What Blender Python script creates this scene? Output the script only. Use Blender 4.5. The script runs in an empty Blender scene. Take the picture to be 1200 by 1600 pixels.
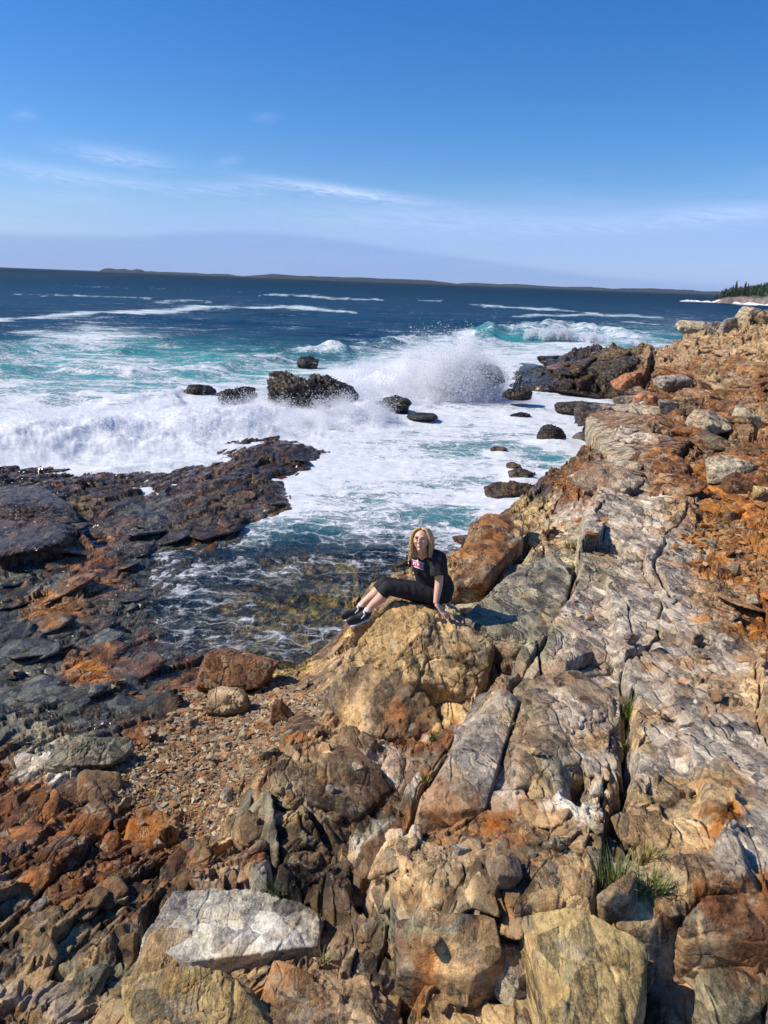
import bpy, bmesh, math, random
import numpy as np
from mathutils import Vector, Matrix

# ------------------------------------------------------------ camera, sky, sun
H = 5.2
FPX = 1155.0
PITCH, ROLL = 17.3, 2.15
scene = bpy.context.scene
cam_d = bpy.data.cameras.new("camera")
cam = bpy.data.objects.new("camera", cam_d)
scene.collection.objects.link(cam)
scene.camera = cam
cam_d.sensor_fit = 'VERTICAL'
cam_d.sensor_height = 36.0
cam_d.lens = FPX * 36.0 / 1600.0
cam_d.clip_start = 0.05
cam_d.clip_end = 90000
CR = Matrix.Rotation(math.radians(90 - PITCH), 3, 'X') @ Matrix.Rotation(math.radians(ROLL), 3, 'Z')
cam.matrix_world = Matrix.Translation((0, 0, H)) @ CR.to_4x4()

SUN_AZ, SUN_EL = -90.0, 44.0      # azimuth from +Y towards +X, elevation
world = bpy.data.worlds.new("World"); scene.world = world
world.use_nodes = True
def build_world():
    nt = world.node_tree; N = nt.nodes; L = nt.links
    N.clear()
    out = N.new('ShaderNodeOutputWorld'); bg = N.new('ShaderNodeBackground')
    bg.inputs['Strength'].default_value = 0.108
    sky = N.new('ShaderNodeTexSky'); sky.sky_type = 'NISHITA'; sky.sun_disc = False
    sky.sun_elevation = math.radians(SUN_EL); sky.sun_rotation = math.radians(SUN_AZ)
    sky.altitude = 0; sky.air_density = 1.0; sky.dust_density = 0.35; sky.ozone_density = 5.5
    hs = N.new('ShaderNodeHueSaturation'); hs.inputs['Saturation'].default_value = 1.30
    hs.inputs['Value'].default_value = 1.10
    L.new(sky.outputs[0], hs.inputs['Color'])
    tint = N.new('ShaderNodeMix'); tint.data_type = 'RGBA'; tint.blend_type = 'MULTIPLY'; tint.inputs[0].default_value = 1.0
    tint.inputs[7].default_value = (0.90, 0.885, 1.04, 1); L.new(hs.outputs[0], tint.inputs[6])
    tc = N.new('ShaderNodeTexCoord'); sep = N.new('ShaderNodeSeparateXYZ')
    L.new(tc.outputs['Generated'], sep.inputs[0])
    def m(op, a, b=None, c=None, clamp=False):
        n = N.new('ShaderNodeMath'); n.operation = op; n.use_clamp = clamp
        for i, x in enumerate((a, b, c)):
            if x is None: continue
            if isinstance(x, (int, float)): n.inputs[i].default_value = x
            else: L.new(x, n.inputs[i])
        return n.outputs[0]
    X, Y, Z = sep.outputs
    az = m('MULTIPLY', m('ARCTAN2', X, Y), 57.2958)
    el = m('MULTIPLY', m('ARCSINE', Z), 57.2958)
    comb = N.new('ShaderNodeCombineXYZ')
    L.new(m('MULTIPLY', az, 0.045), comb.inputs[0]); L.new(m('MULTIPLY', el, 0.30), comb.inputs[1])
    nz = N.new('ShaderNodeTexNoise'); nz.inputs['Scale'].default_value = 1.6
    nz.inputs['Detail'].default_value = 8; nz.inputs['Roughness'].default_value = 0.62
    nz.inputs['Distortion'].default_value = 0.6
    L.new(comb.outputs[0], nz.inputs['Vector'])
    comb2 = N.new('ShaderNodeCombineXYZ')
    L.new(m('MULTIPLY', az, 0.22), comb2.inputs[0]); L.new(m('ADD', m('MULTIPLY', el, 1.5), m('MULTIPLY', az, 0.12)), comb2.inputs[1])
    nf = N.new('ShaderNodeTexNoise'); nf.inputs['Scale'].default_value = 2.2
    nf.inputs['Detail'].default_value = 9; nf.inputs['Roughness'].default_value = 0.65
    nf.inputs['Distortion'].default_value = 1.1
    L.new(comb2.outputs[0], nf.inputs['Vector'])
    nzc = m('SUBTRACT', nz.outputs[0], 0.5); nfc = m('SUBTRACT', nf.outputs[0], 0.5)
    def mixc(fac, col, prev):
        mx = N.new('ShaderNodeMix'); mx.data_type = 'RGBA'
        L.new(fac, mx.inputs['Factor']); L.new(prev, mx.inputs[6]); mx.inputs[7].default_value = (*col, 1)
        return mx.outputs[2]
    col = tint.outputs[2]
    S = 11.0
    # wide pale band of thin cloud low in the sky
    def smooth(x, a, b):
        n = N.new('ShaderNodeMapRange'); n.interpolation_type = 'SMOOTHSTEP'
        L.new(x, n.inputs[0]); n.inputs[1].default_value = a; n.inputs[2].default_value = b
        return n.outputs[0]
    e2 = m('ADD', el, m('MULTIPLY', nzc, 5.0))
    top = m('ADD', 4.9, m('MULTIPLY', az, 0.055))
    f = smooth(m('SUBTRACT', e2, top), 2.2, -2.4)
    col = mixc(m('MULTIPLY', f, 0.70), (0.27*S, 0.405*S, 0.74*S), col)
    # thin streaks: (azimuth, elevation, half length, half thickness, slope, strength)
    def azel(u, v):
        d = CR @ Vector(((u-600)/FPX, (800-v)/FPX, -1.0)); d.normalize(); return math.degrees(math.atan2(d.x, d.y)), math.degrees(math.asin(d.z))
    for (u0, v0, u1, v1, le, st) in ((415,281,645,313,.34,1.0), (-60,250,300,298,.5,.5), (300,290,430,294,.4,.45), (105,232,265,256,.55,.5), (20,182,55,180,.3,.25), (395,184,435,182,.3,.15),
                                     (340,255,375,250,.3,.3), (430,330,900,350,1.0,.35), (1040,335,1260,330,.55,.55), (850,350,1100,345,.6,.3), (30,300,200,315,.5,.2)):
        (q0, w0), (q1, w1) = azel(u0, v0), azel(u1, v1); a0 = (q0+q1)/2; e0 = (w0+w1)/2; la = abs(q1-q0)*.52; sl = (w1-w0)/(q1-q0)
        da = m('SUBTRACT', az, a0)
        de = m('SUBTRACT', m('SUBTRACT', el, e0), m('MULTIPLY', da, sl))
        de = m('ADD', de, m('MULTIPLY', nfc, 1.0))
        q = m('ADD', m('POWER', m('ABSOLUTE', m('DIVIDE', da, la)), 2.0), m('POWER', m('ABSOLUTE', m('DIVIDE', de, le)), 2.0))
        g = m('EXPONENT', m('MULTIPLY', q, -1.0))
        g = m('MULTIPLY', g, m('MULTIPLY_ADD', nf.outputs[0], 2.4, -0.55, clamp=True), clamp=True)
        col = mixc(m('MULTIPLY', g, st, clamp=True), (0.50*S, 0.60*S, 0.88*S), col)
    # low grey-blue fog bank on the horizon
    hump = m('EXPONENT', m('MULTIPLY', m('POWER', m('ABSOLUTE', m('DIVIDE', m('SUBTRACT', az, -1.5), 13.0)), 2.0), -1.0))
    edge = m('ADD', m('MULTIPLY_ADD', hump, 1.7, 0.55), m('MULTIPLY', smooth(az, 3.0, -14.0), 1.55))
    f = smooth(m('SUBTRACT', m('ADD', el, m('MULTIPLY', nzc, 0.5)), edge), 0.34, -0.34)
    col = mixc(m('MULTIPLY', f, 0.38), (0.135*S, 0.255*S, 0.53*S), col)
    f = smooth(el, 1.2, -0.2)
    col = mixc(m('MULTIPLY', f, 0.35), (0.20*S, 0.34*S, 0.68*S), col)
    L.new(col, bg.inputs['Color']); L.new(bg.outputs[0], out.inputs[0])
build_world()
sun_d = bpy.data.lights.new("sun", 'SUN'); sun_d.energy = 5.0; sun_d.angle = math.radians(0.5)
sun_d.color = (1.0, 0.90, 0.74)
sun = bpy.data.objects.new("sun", sun_d); scene.collection.objects.link(sun)
a, e = math.radians(SUN_AZ), math.radians(SUN_EL)
SUN_DIR = Vector((math.sin(a)*math.cos(e), math.cos(a)*math.cos(e), math.sin(e)))
sun.rotation_euler = SUN_DIR.to_track_quat('Z', 'Y').to_euler()
sun.location = (-20, 5, 30)
scene.view_settings.view_transform = 'Standard'; scene.view_settings.look = 'None'
scene.view_settings.exposure = 0.16; scene.view_settings.gamma = 1.0
scene.cycles.use_denoising = True
scene.cycles.max_bounces = 6; scene.cycles.transparent_max_bounces = 24
scene.cycles.volume_bounces = 3
LOD = 1.0
random.seed(7)

# ------------------------------------------------------------ picture ray helpers (surveying the photograph)
CRn = np.array(CR)
def ray(u, v):
    d = CRn @ np.array(((u-600)/FPX, (800-v)/FPX, -1.0))
    return d
def PZ(u, v, z):
    d = ray(u, v); t = (z-H)/d[2]; return np.array((0, 0, H)) + d*t
def PY(u, v, y):
    d = ray(u, v); t = y/d[1]; return np.array((0, 0, H)) + d*t
def project(x, y, z):
    p = np.stack([x, y, z-H]); c = np.tensordot(CRn.T, p, axes=1)
    w = np.maximum(-c[2], 1e-3)
    return 600 + FPX*c[0]/w, 800 - FPX*c[1]/w

# ------------------------------------------------------------ noise in numpy
def _h(ix, iy, iz=0, s=0):
    h = (ix.astype(np.int64)*374761393 + iy.astype(np.int64)*668265263 + np.asarray(iz).astype(np.int64)*2147483647 + s*1274126177) & 0xffffffff
    h = ((h ^ (h >> 13))*1274126177) & 0xffffffff
    h = ((h ^ (h >> 16))*2246822519) & 0xffffffff
    return ((h ^ (h >> 15)) & 0xffffff)/float(0x1000000)
def perlin(x, y, s=0):
    ix = np.floor(x); iy = np.floor(y); fx = x-ix; fy = y-iy
    ux = fx*fx*fx*(fx*(fx*6-15)+10); uy = fy*fy*fy*(fy*(fy*6-15)+10)
    def g(dx, dy):
        a = _h(ix+dx, iy+dy, 0, s)*6.2831853
        return np.cos(a)*(fx-dx)+np.sin(a)*(fy-dy)
    n0 = g(0,0)*(1-ux)+g(1,0)*ux; n1 = g(0,1)*(1-ux)+g(1,1)*ux
    return (n0*(1-uy)+n1*uy)*1.4
def fbm(x, y, o=4, s=0, r=0.5):
    t = 0; a = 1; n = 0
    for k in range(o):
        t = t + a*perlin(x*2**k+17.3*k, y*2**k-9.1*k, s+k); n += a; a *= r
    return t/n*1.4
def vnoise3(x, y, z, s=0):
    ix = np.floor(x); iy = np.floor(y); iz = np.floor(z); fx = x-ix; fy = y-iy; fz = z-iz
    ux = fx*fx*(3-2*fx); uy = fy*fy*(3-2*fy); uz = fz*fz*(3-2*fz)
    t = 0
    for dx in (0,1):
        for dy in (0,1):
            for dz in (0,1):
                t = t + (ux if dx else 1-ux)*(uy if dy else 1-uy)*(uz if dz else 1-uz)*_h(ix+dx, iy+dy, iz+dz, s)
    return t*2-1
def fbm3(x, y, z, o=4, s=0, r=0.5):
    t = 0; a = 1; n = 0
    for k in range(o):
        t = t + a*vnoise3(x*2**k+3.1*k, y*2**k+7.7*k, z*2**k-5.5*k, s+k); n += a; a *= r
    return t/n*1.6
def facets(x, y, sc, an, ang, s):
    """angular blocks: every Voronoi cell is a tilted plane. height, edge distance, cell random (all unit sized)"""
    ca, sa = math.cos(ang), math.sin(ang)
    a = (x*sa + y*ca)/(sc*an); b = (x*ca - y*sa)/sc
    ia = np.floor(a); ib = np.floor(b)
    f1 = np.full(a.shape, 9.0); f2 = np.full(a.shape, 9.0)
    hh = np.zeros(a.shape); rr = np.zeros(a.shape)
    for da in (-1, 0, 1):
        for db in (-1, 0, 1):
            ja = ia+da; jb = ib+db
            r1 = _h(ja, jb, 0, s); r2 = _h(ja, jb, 1, s)
            dx = a-(ja+0.1+0.8*r1); dy = b-(jb+0.1+0.8*r2)
            d = np.abs(dx)+np.abs(dy)*1.0 + 0.35*np.sqrt(dx*dx+dy*dy)
            r3 = _h(ja, jb, 2, s); r4 = _h(ja, jb, 3, s); r5 = _h(ja, jb, 4, s)
            h = (r3-0.5) + (r4-0.5)*1.5*dx + (r5-0.5)*2.2*dy
            near = d < f1
            f2 = np.where(near, f1, np.minimum(f2, d)); hh = np.where(near, h, hh); rr = np.where(near, _h(ja, jb, 5, s), rr)
            f1 = np.where(near, d, f1)
    return hh, f2-f1, rr
def sst(x, a, b):
    t = np.clip((x-a)/(b-a), 0, 1); return t*t*(3-2*t)
def seg_dist(px, py, poly):
    """distance to a polyline, signed (+ on the right hand side walking along it), and the position along it 0..1"""
    best = np.full(px.shape, 1e9); sg = np.zeros(px.shape); al = np.zeros(px.shape)
    n = len(poly)-1
    for i in range(n):
        ax, ay = poly[i][:2]; bx, by = poly[i+1][:2]
        dx, dy = bx-ax, by-ay; L2 = dx*dx+dy*dy+1e-12
        t = np.clip(((px-ax)*dx+(py-ay)*dy)/L2, 0, 1)
        ex = px-(ax+t*dx); ey = py-(ay+t*dy); d = np.sqrt(ex*ex+ey*ey)
        c = (px-ax)*dy-(py-ay)*dx
        nr = d < best
        best = np.where(nr, d, best); sg = np.where(nr, np.sign(c), sg); al = np.where(nr, (i+t)/n, al)
    return best, sg, al

# ------------------------------------------------------------ object helpers
def link(o):
    scene.collection.objects.link(o); return o
def tag(o, label=None, cat=None, group=None, kind=None):
    if label: o['label'] = label
    if cat: o['category'] = cat
    if group: o['group'] = group
    if kind: o['kind'] = kind
    return o
def mesh_np(name, co, faces, mat, parent=None, smooth=True, cols=None, attrs=None):
    me = bpy.data.meshes.new(name)
    co = np.asarray(co, dtype=np.float32); faces = np.asarray(faces, dtype=np.int32)
    k = faces.shape[1]
    me.vertices.add(len(co)); me.vertices.foreach_set('co', co.ravel())
    me.loops.add(faces.size); me.loops.foreach_set('vertex_index', faces.ravel())
    me.polygons.add(len(faces)); me.polygons.foreach_set('loop_start', np.arange(0, faces.size, k, dtype=np.int32))
    if smooth: me.polygons.foreach_set('use_smooth', np.ones(len(faces), dtype=bool))
    else: me.polygons.foreach_set('use_smooth', np.zeros(len(faces), dtype=bool))
    if cols is not None:
        at = me.attributes.new('col', 'FLOAT_COLOR', 'POINT')
        c4 = np.ones((len(co), 4), dtype=np.float32); c4[:, :3] = cols
        at.data.foreach_set('color', c4.ravel())
    for nm, v in (attrs or {}).items():
        at = me.attributes.new(nm, 'FLOAT', 'POINT'); at.data.foreach_set('value', np.asarray(v, dtype=np.float32).ravel())
    me.update(calc_edges=True)
    if mat: me.materials.append(mat)
    o = bpy.data.objects.new(name, me); link(o)
    if parent: o.parent = parent
    return o
def grid_faces(nr, nc):
    i = np.arange(nr-1)[:, None]*nc + np.arange(nc-1)[None, :]
    return np.stack([i, i+1, i+1+nc, i+nc], -1).reshape(-1, 4)

# ------------------------------------------------------------ materials
class NT:
    def __init__(s, name):
        s.mat = bpy.data.materials.new(name); s.mat.use_nodes = True
        s.t = s.mat.node_tree; s.N = s.t.nodes; s.L = s.t.links; s.N.clear()
        s.out = s.N.new('ShaderNodeOutputMaterial')
    def n(s, t, **k):
        x = s.N.new('ShaderNode'+t)
        for a, b in k.items(): setattr(x, a, b)
        return x
    def put(s, sock, v):
        if isinstance(v, (int, float)): sock.default_value = v
        elif isinstance(v, tuple): sock.default_value = v if len(v) == len(sock.default_value) else (*v, 1)
        else: s.L.new(v, sock)
    def math(s, op, a, b=None, c=None, clamp=False):
        x = s.n('Math', operation=op, use_clamp=clamp)
        for i, v in enumerate((a, b, c)):
            if v is not None: s.put(x.inputs[i], v)
        return x.outputs[0]
    def mix(s, f, a, b, bt='MIX'):
        x = s.n('Mix', data_type='RGBA', blend_type=bt)
        s.put(x.inputs[0], f); s.put(x.inputs[6], a); s.put(x.inputs[7], b); return x.outputs[2]
    def noise(s, vec, sc, det=5, ro=0.6, dist=0.0):
        x = s.n('TexNoise'); s.L.new(vec, x.inputs['Vector']); x.inputs['Scale'].default_value = sc
        x.inputs['Detail'].default_value = det; x.inputs['Roughness'].default_value = ro; x.inputs['Distortion'].default_value = dist
        return x
    def rng(s, v, a, b, c=0.0, d=1.0, sm=True):
        x = s.n('MapRange'); x.interpolation_type = 'SMOOTHSTEP' if sm else 'LINEAR'
        s.put(x.inputs[0], v); x.inputs[1].default_value = a; x.inputs[2].default_value = b; x.inputs[3].default_value = c; x.inputs[4].default_value = d
        return x.outputs[0]
    def attr(s, nm, col=False):
        x = s.n('Attribute', attribute_name=nm); return x.outputs['Color' if col else 'Fac']
    def mapping(s, vec, rot=(0,0,0), sc=(1,1,1)):
        x = s.n('Mapping'); s.L.new(vec, x.inputs[0]); x.inputs['Rotation'].default_value = rot; x.inputs['Scale'].default_value = sc
        return x.outputs[0]
def simple(name, col, rough=0.7, var=0.25, sc=8.0, bump=0.0, bs=60.0, **kw):
    t = NT(name); tc = t.n('TexCoord').outputs['Object']
    nz = t.noise(tc, sc, 4)
    f = t.rng(nz.outputs[0], 0.25, 0.75, 1-var, 1+var, False)
    b = t.n('BsdfPrincipled'); c = t.mix(1.0, (*col, 1), t.n('CombineColor').outputs[0], 'MULTIPLY')
    vm = t.n('VectorMath', operation='SCALE'); vm.inputs[0].default_value = col; t.L.new(f, vm.inputs['Scale'])
    t.L.new(vm.outputs[0], b.inputs['Base Color']); b.inputs['Roughness'].default_value = rough
    for k, v in kw.items(): b.inputs[k].default_value = v
    if bump:
        bp = t.n('Bump'); bp.inputs['Strength'].default_value = bump; bp.inputs['Distance'].default_value = 0.01
        t.L.new(t.noise(tc, bs, 4).outputs[0], bp.inputs['Height']); t.L.new(bp.outputs[0], b.inputs['Normal'])
    t.L.new(b.outputs[0], t.out.inputs[0]); return t.mat

def rock_material():
    t = NT('rock'); g = t.n('NewGeometry').outputs['Position']
    col = t.attr('col', True); wet = t.attr('wet')
    wn = t.noise(g, 2.2, 3, 0.55); ws = t.n('VectorMath', operation='SCALE'); t.L.new(wn.outputs['Color'], ws.inputs[0]); ws.inputs['Scale'].default_value = 0.16
    ga = t.n('VectorMath', operation='ADD'); t.L.new(g, ga.inputs[0]); t.L.new(ws.outputs[0], ga.inputs[1]); gw = ga.outputs[0]
    m1 = t.mapping(gw, (0.3, 0.2, math.radians(-25)), (3.6, 1.7, 4.6)); m2 = t.mapping(gw, (-0.2, 0.35, math.radians(18)), (11.0, 5.0, 13.0))
    def vor(vec, feat):
        x = t.n('TexVoronoi', feature=feat); x.distance = 'EUCLIDEAN'; t.L.new(vec, x.inputs['Vector']); x.inputs['Scale'].default_value = 1.0; return x
    e1 = vor(m1, 'DISTANCE_TO_EDGE').outputs[0]; e2 = vor(m2, 'DISTANCE_TO_EDGE').outputs[0]
    v1 = vor(m1, 'F1'); v2 = vor(m2, 'F1'); v1.node if False else None
    c1 = v1.outputs['Color']; c2 = v2.outputs['Color']
    def facet(vec, vn):
        d = t.n('VectorMath', operation='SUBTRACT'); t.L.new(vec, d.inputs[0]); t.L.new(vn.outputs['Position'], d.inputs[1])
        q = t.n('VectorMath', operation='SUBTRACT'); t.L.new(vn.outputs['Color'], q.inputs[0]); q.inputs[1].default_value = (.5, .5, .5)
        p = t.n('VectorMath', operation='DOT_PRODUCT'); t.L.new(d.outputs[0], p.inputs[0]); t.L.new(q.outputs[0], p.inputs[1]); return p.outputs['Value']
    fa1 = facet(m1, v1); fa2 = facet(m2, v2); cmask = t.rng(t.noise(g, 1.7, 4, .6).outputs[0], .46, .58)
    s1 = t.n('SeparateColor'); t.L.new(c1, s1.inputs[0]); s2 = t.n('SeparateColor'); t.L.new(c2, s2.inputs[0])
    n1 = t.noise(g, 24.0, 7, 0.72).outputs[0]
    st = t.mapping(g, (0.25, 0.35, math.radians(20)), (60, 7, 36))
    n2 = t.noise(st, 1.0, 6, 0.7, 0.15).outputs[0]
    n4 = t.noise(g, 120.0, 3, 0.75).outputs[0]
    v = t.math('ADD', t.math('MULTIPLY', n1, 1.1), t.math('ADD', t.math('MULTIPLY', n2, 0.7), t.math('MULTIPLY', n4, 0.7)))
    v = t.math('ADD', v, t.math('MULTIPLY', t.math('SUBTRACT', s2.outputs[0], 0.5), 0.34))
    v = t.math('ADD', v, t.math('MULTIPLY', t.math('SUBTRACT', s1.outputs[0], 0.5), 0.16))
    f = t.rng(v, 0.92, 1.60, 0.22, 1.85, False)
    sc = t.n('VectorMath', operation='SCALE'); t.L.new(col, sc.inputs[0]); t.L.new(f, sc.inputs['Scale'])
    c = sc.outputs[0]
    def patchy(scale, lo, hi, amt, colr, extra=None, base=None):
        nonlocal c
        q = t.noise(base or g, scale, 8, 0.74, 0.5).outputs[0]
        if extra is not None: q = t.math('ADD', q, t.math('MULTIPLY', t.math('SUBTRACT', extra, 0.5), 0.14))
        c = t.mix(t.math('MULTIPLY', t.math('MULTIPLY', t.rng(q, lo, hi), amt), t.rng(wet, 0, 1, 1, .4)), c, colr)
    patchy(4.2, 0.55, 0.66, 0.38, (0.38, 0.17, 0.045, 1), s2.outputs[1])      # rust
    patchy(6.0, 0.54, 0.64, 0.55, (0.56, 0.46, 0.30, 1), s2.outputs[2])        # pale mineral
    patchy(5.1, 0.56, 0.68, 0.38, (0.21, 0.19, 0.17, 1), s1.outputs[1], gw)    # grey lichen film
    patchy(8.5, 0.58, 0.68, 0.35, (0.26, 0.24, 0.09, 1), s2.outputs[0], gw)    # yellow-green lichen
    patchy(15.0, 0.57, 0.66, 0.62, (0.040, 0.032, 0.024, 1), None)             # black lichen and pits
    dk = t.n('VectorMath', operation='SCALE'); t.L.new(c, dk.inputs[0]); t.L.new(t.rng(wet, 0, 1, 1.0, 0.62), dk.inputs['Scale'])
    b = t.n('BsdfPrincipled'); t.L.new(dk.outputs[0], b.inputs['Base Color'])
    t.L.new(t.rng(t.math('ADD', wet, t.math('MULTIPLY', t.math('SUBTRACT', n1, 0.5), 0.9)), 0.1, 0.9, 0.86, 0.13), b.inputs['Roughness'])
    b.inputs['Specular IOR Level'].default_value = 0.4
    k1 = t.rng(e1, 0.0, 0.05, 0.0, 1.0); k2 = t.rng(e2, 0.0, 0.09, 0.0, 1.0)
    hgt = t.math('ADD', t.math('MULTIPLY', n1, 0.9), t.math('ADD', t.math('MULTIPLY', n2, 0.5), t.math('MULTIPLY', n4, 0.25)))
    hgt = t.math('ADD', hgt, t.math('MULTIPLY', cmask, t.math('ADD', t.math('MULTIPLY', k1, 0.9), t.math('MULTIPLY', k2, 0.22))))
    hgt = t.math('ADD', hgt, t.math('ADD', t.math('MULTIPLY', fa1, 5.0), t.math('MULTIPLY', fa2, 3.0)))
    bp = t.n('Bump'); bp.inputs['Strength'].default_value = 1.0; bp.inputs['Distance'].default_value = 0.032
    t.L.new(hgt, bp.inputs['Height']); t.L.new(bp.outputs[0], b.inputs['Normal'])
    t.L.new(b.outputs[0], t.out.inputs[0]); return t.mat
ROCK = rock_material()

PAL = {'G': ((0.39,0.345,0.285),(0.25,0.21,0.175)), 'g': ((0.30,0.28,0.20),(0.17,0.155,0.11)), 'T': ((0.43,0.32,0.19),(0.24,0.15,0.08)),
       'O': ((0.30,0.13,0.042),(0.17,0.072,0.03)), 'R': ((0.20,0.08,0.03),(0.10,0.05,0.028)), 'B': ((0.13,0.088,0.052),(0.065,0.05,0.036)),
       'W': ((0.58,0.55,0.48),(0.36,0.31,0.22)), 'D': ((0.050,0.043,0.034),(0.13,0.070,0.030)), 'S': ((0.145,0.145,0.125),(0.060,0.058,0.050)),
       'V': ((0.26,0.16,0.085),(0.15,0.09,0.05)), 'Y': ((0.38,0.28,0.15),(0.24,0.15,0.08)), 'P': ((0.36,0.26,0.17),(0.24,0.155,0.09)),
       'K': ((0.58,0.36,0.15),(0.30,0.26,0.12)), '.': ((0.055,0.05,0.04),(0.09,0.06,0.035))}
CMAP = """
500 ..............TTT
550 ............DBPPT
600 ...........DDBRPR
650 ............DGBRP
700 DDDDDDDD....BGRBR
750 DDDBBDD.....RGROR
800 DDBSBBDKKK.YGGPOO
850 DSOSDDKKK.OTgGGVO
900 SSOSSSKKKYOggGGOV
950 SOBSSKKKGGggGGGPR
1000 SSSSSKKPPPggGGGPO
1050 SSOSROKPYYDgGGPGP
1100 SSSSVVVTBYPgGGGPT
1150 SgSRVVVTBRGPGTGGP
1200 RWRVVVTBGBGTgGGGG
1250 RRBVVVTBBPGOWTTTG
1300 RRROVTBBWTOTPBTOG
1350 RRRRTRBBTPPBTgTPG
1400 gRRBWWSDPTBBTTYOO
1450 BYBBWWSBBgBYTTROO
1500 BTgTTTTPBTDTYggRB
1550 TGTTTTTPTTTYgDTgR
1600 TTTYYYPPTTTTTgTgg
""".split()
CROWS = [int(x) for x in CMAP[0::2]]; CSTR = CMAP[1::2]
PA = np.array([[PAL[ch][0] for ch in r] for r in CSTR]); PB = np.array([[PAL[ch][1] for ch in r] for r in CSTR])
def mask_of(chars): return np.array([[1.0 if ch in chars else 0.0 for ch in r] for r in CSTR])
def lookup(tab, rows, u, v, du=75.0):
    """soft-nearest lookup of a coarse survey table at surveyed positions"""
    a = np.clip(u/du, 0, tab.shape[1]-1.001); b = np.clip((v-rows[0])/(rows[1]-rows[0]), 0, tab.shape[0]-1.001)
    ia = a.astype(int); ib = b.astype(int); fa = a-ia; fb = b-ib
    fa = sst(fa, 0.25, 0.75); fb = sst(fb, 0.25, 0.75)
    if tab.ndim == 3: fa = fa[..., None]; fb = fb[..., None]
    return (tab[ib, ia]*(1-fa)+tab[ib, ia+1]*fa)*(1-fb)+(tab[ib+1, ia]*(1-fa)+tab[ib+1, ia+1]*fa)*fb
# ------------------------------------------------------------ the rocky shore as one heightfield sheet
CTRL = [  # (u, v, z) surveyed heights above the sea
 (0,1600,1.95),(150,1600,2.1),(300,1600,2.2),(450,1600,2.3),(600,1600,2.4),(750,1600,2.4),(900,1600,2.45),(1050,1600,2.5),(1200,1600,2.55),
 (0,1500,1.75),(150,1500,1.85),(300,1500,1.95),(450,1510,2.1),(600,1520,2.3),(750,1510,2.4),(900,1500,2.5),(1050,1500,2.55),(1200,1500,2.65),
 (0,1400,1.45),(120,1400,1.5),(250,1400,1.7),(350,1400,1.95),(450,1410,2.05),(540,1400,2.1),(650,1400,2.45),(760,1400,2.6),(900,1400,2.65),(1050,1400,2.7),(1200,1400,2.8),
 (0,1300,1.15),(100,1300,1.2),(200,1320,1.15),(300,1320,1.2),(380,1300,1.55),(450,1300,1.8),(560,1300,1.8),(640,1300,2.15),(720,1300,2.45),(850,1300,2.6),(1000,1300,2.65),(1200,1300,2.75),
 (0,1200,.75),(100,1200,.85),(200,1230,.85),(300,1220,.85),(390,1220,1.3),(450,1200,1.55),(560,1200,1.65),(640,1210,1.7),(700,1200,2.2),(800,1200,2.45),(950,1200,2.5),(1200,1200,2.65),
 (0,1100,.45),(100,1100,.4),(200,1120,.42),(300,1120,.45),(400,1110,.5),(470,1130,1.0),(560,1120,1.4),(640,1130,1.5),(760,1100,2.15),(850,1100,2.35),(1000,1100,2.4),(1200,1080,2.5),
 (0,1000,.3),(100,1000,.25),(200,1010,.08),(300,1010,-.08),(400,1020,-.16),(480,1010,-.25),(560,1010,.6),(640,1000,1.4),(740,1010,1.75),(820,1000,2.05),(920,1000,2.2),(1050,1000,2.25),(1200,980,2.35),
 (0,920,.22),(100,920,.2),(200,920,.05),(290,930,-.14),(400,930,-.3),(500,930,-.32),(600,900,-.2),(660,900,.9),(740,930,1.6),(800,920,1.75),(900,900,2.0),(1050,900,2.1),(1200,880,2.15),
 (0,860,.2),(90,860,.15),(200,850,.12),(300,860,.0),(400,850,-.15),(480,860,-.4),(600,840,-.6),(690,870,-.4),(740,860,1.0),(820,850,1.5),(900,830,1.8),(1050,820,1.95),(1200,800,2.05),
 (20,775,.5),(90,785,.35),(130,800,.15),(200,790,.12),(300,765,.12),(400,750,.15),(450,785,-.05),(400,800,.08),(500,800,-.6),(620,770,-1.2),(740,800,-1.0),(800,800,.3),(850,790,1.0),(930,750,1.75),(1050,750,1.9),(1200,730,2.0),
 (0,700,-.6),(150,710,-.5),(300,720,-.2),(400,715,.15),(480,705,.1),(530,700,-.6),(650,690,-1.5),(800,700,-1.5),(880,720,-.6),(920,700,.9),(960,680,1.5),(1050,690,1.7),(1200,670,2.2),
 (100,620,-3),(400,620,-2.5),(650,600,-3),(740,615,-1.2),(800,625,-1.5),(880,640,-.8),(930,650,.4),(1000,645,.9),(1100,640,1.6),(1200,620,2.5),
 (800,600,.1),(850,590,.5),(900,600,.5),(950,612,.2),(1000,608,.5),(1100,600,1.7),(830,560,-2.5),(900,555,.5),(960,560,1.2),(1020,580,1.0),(1200,575,2.8)]
CTRLD = [  # (u, v, horizontal distance) for the skyline of the point
 (900,549,47),(940,549,46),(985,549,44),(1010,540,43),(1060,528,43),(1110,525,42),(1150,520,41),(1200,516,40),(1050,554,39),(1120,549,36),(1200,544,33)]
CTRLW = [(-40,10,-.5),(-30,25,-3),(-20,6,.6),(-12,3,1.2),(-6,1.2,1.9),(0,1.2,2.2),(6,1.2,2.5),(12,4,2.8),(18,10,2.8),(24,20,3.0),(34,34,3.6),(30,48,3.0),(18,55,-1),(30,60,-1),(42,50,3),
         (0,60,-5),(-30,60,-6),(12,60,-4),(-50,40,-6),(2,0.8,2.2),(-2,0.8,2.1)]
pts = [PZ(*c) for c in CTRL]
for (u, v, d) in CTRLD:
    r_ = ray(u, v); t_ = d/math.hypot(r_[0], r_[1]); pts.append(np.array((0,0,H))+r_*t_)
pts += [np.array(c, dtype=float) for c in CTRLW]
pts = np.array(pts)
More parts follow.
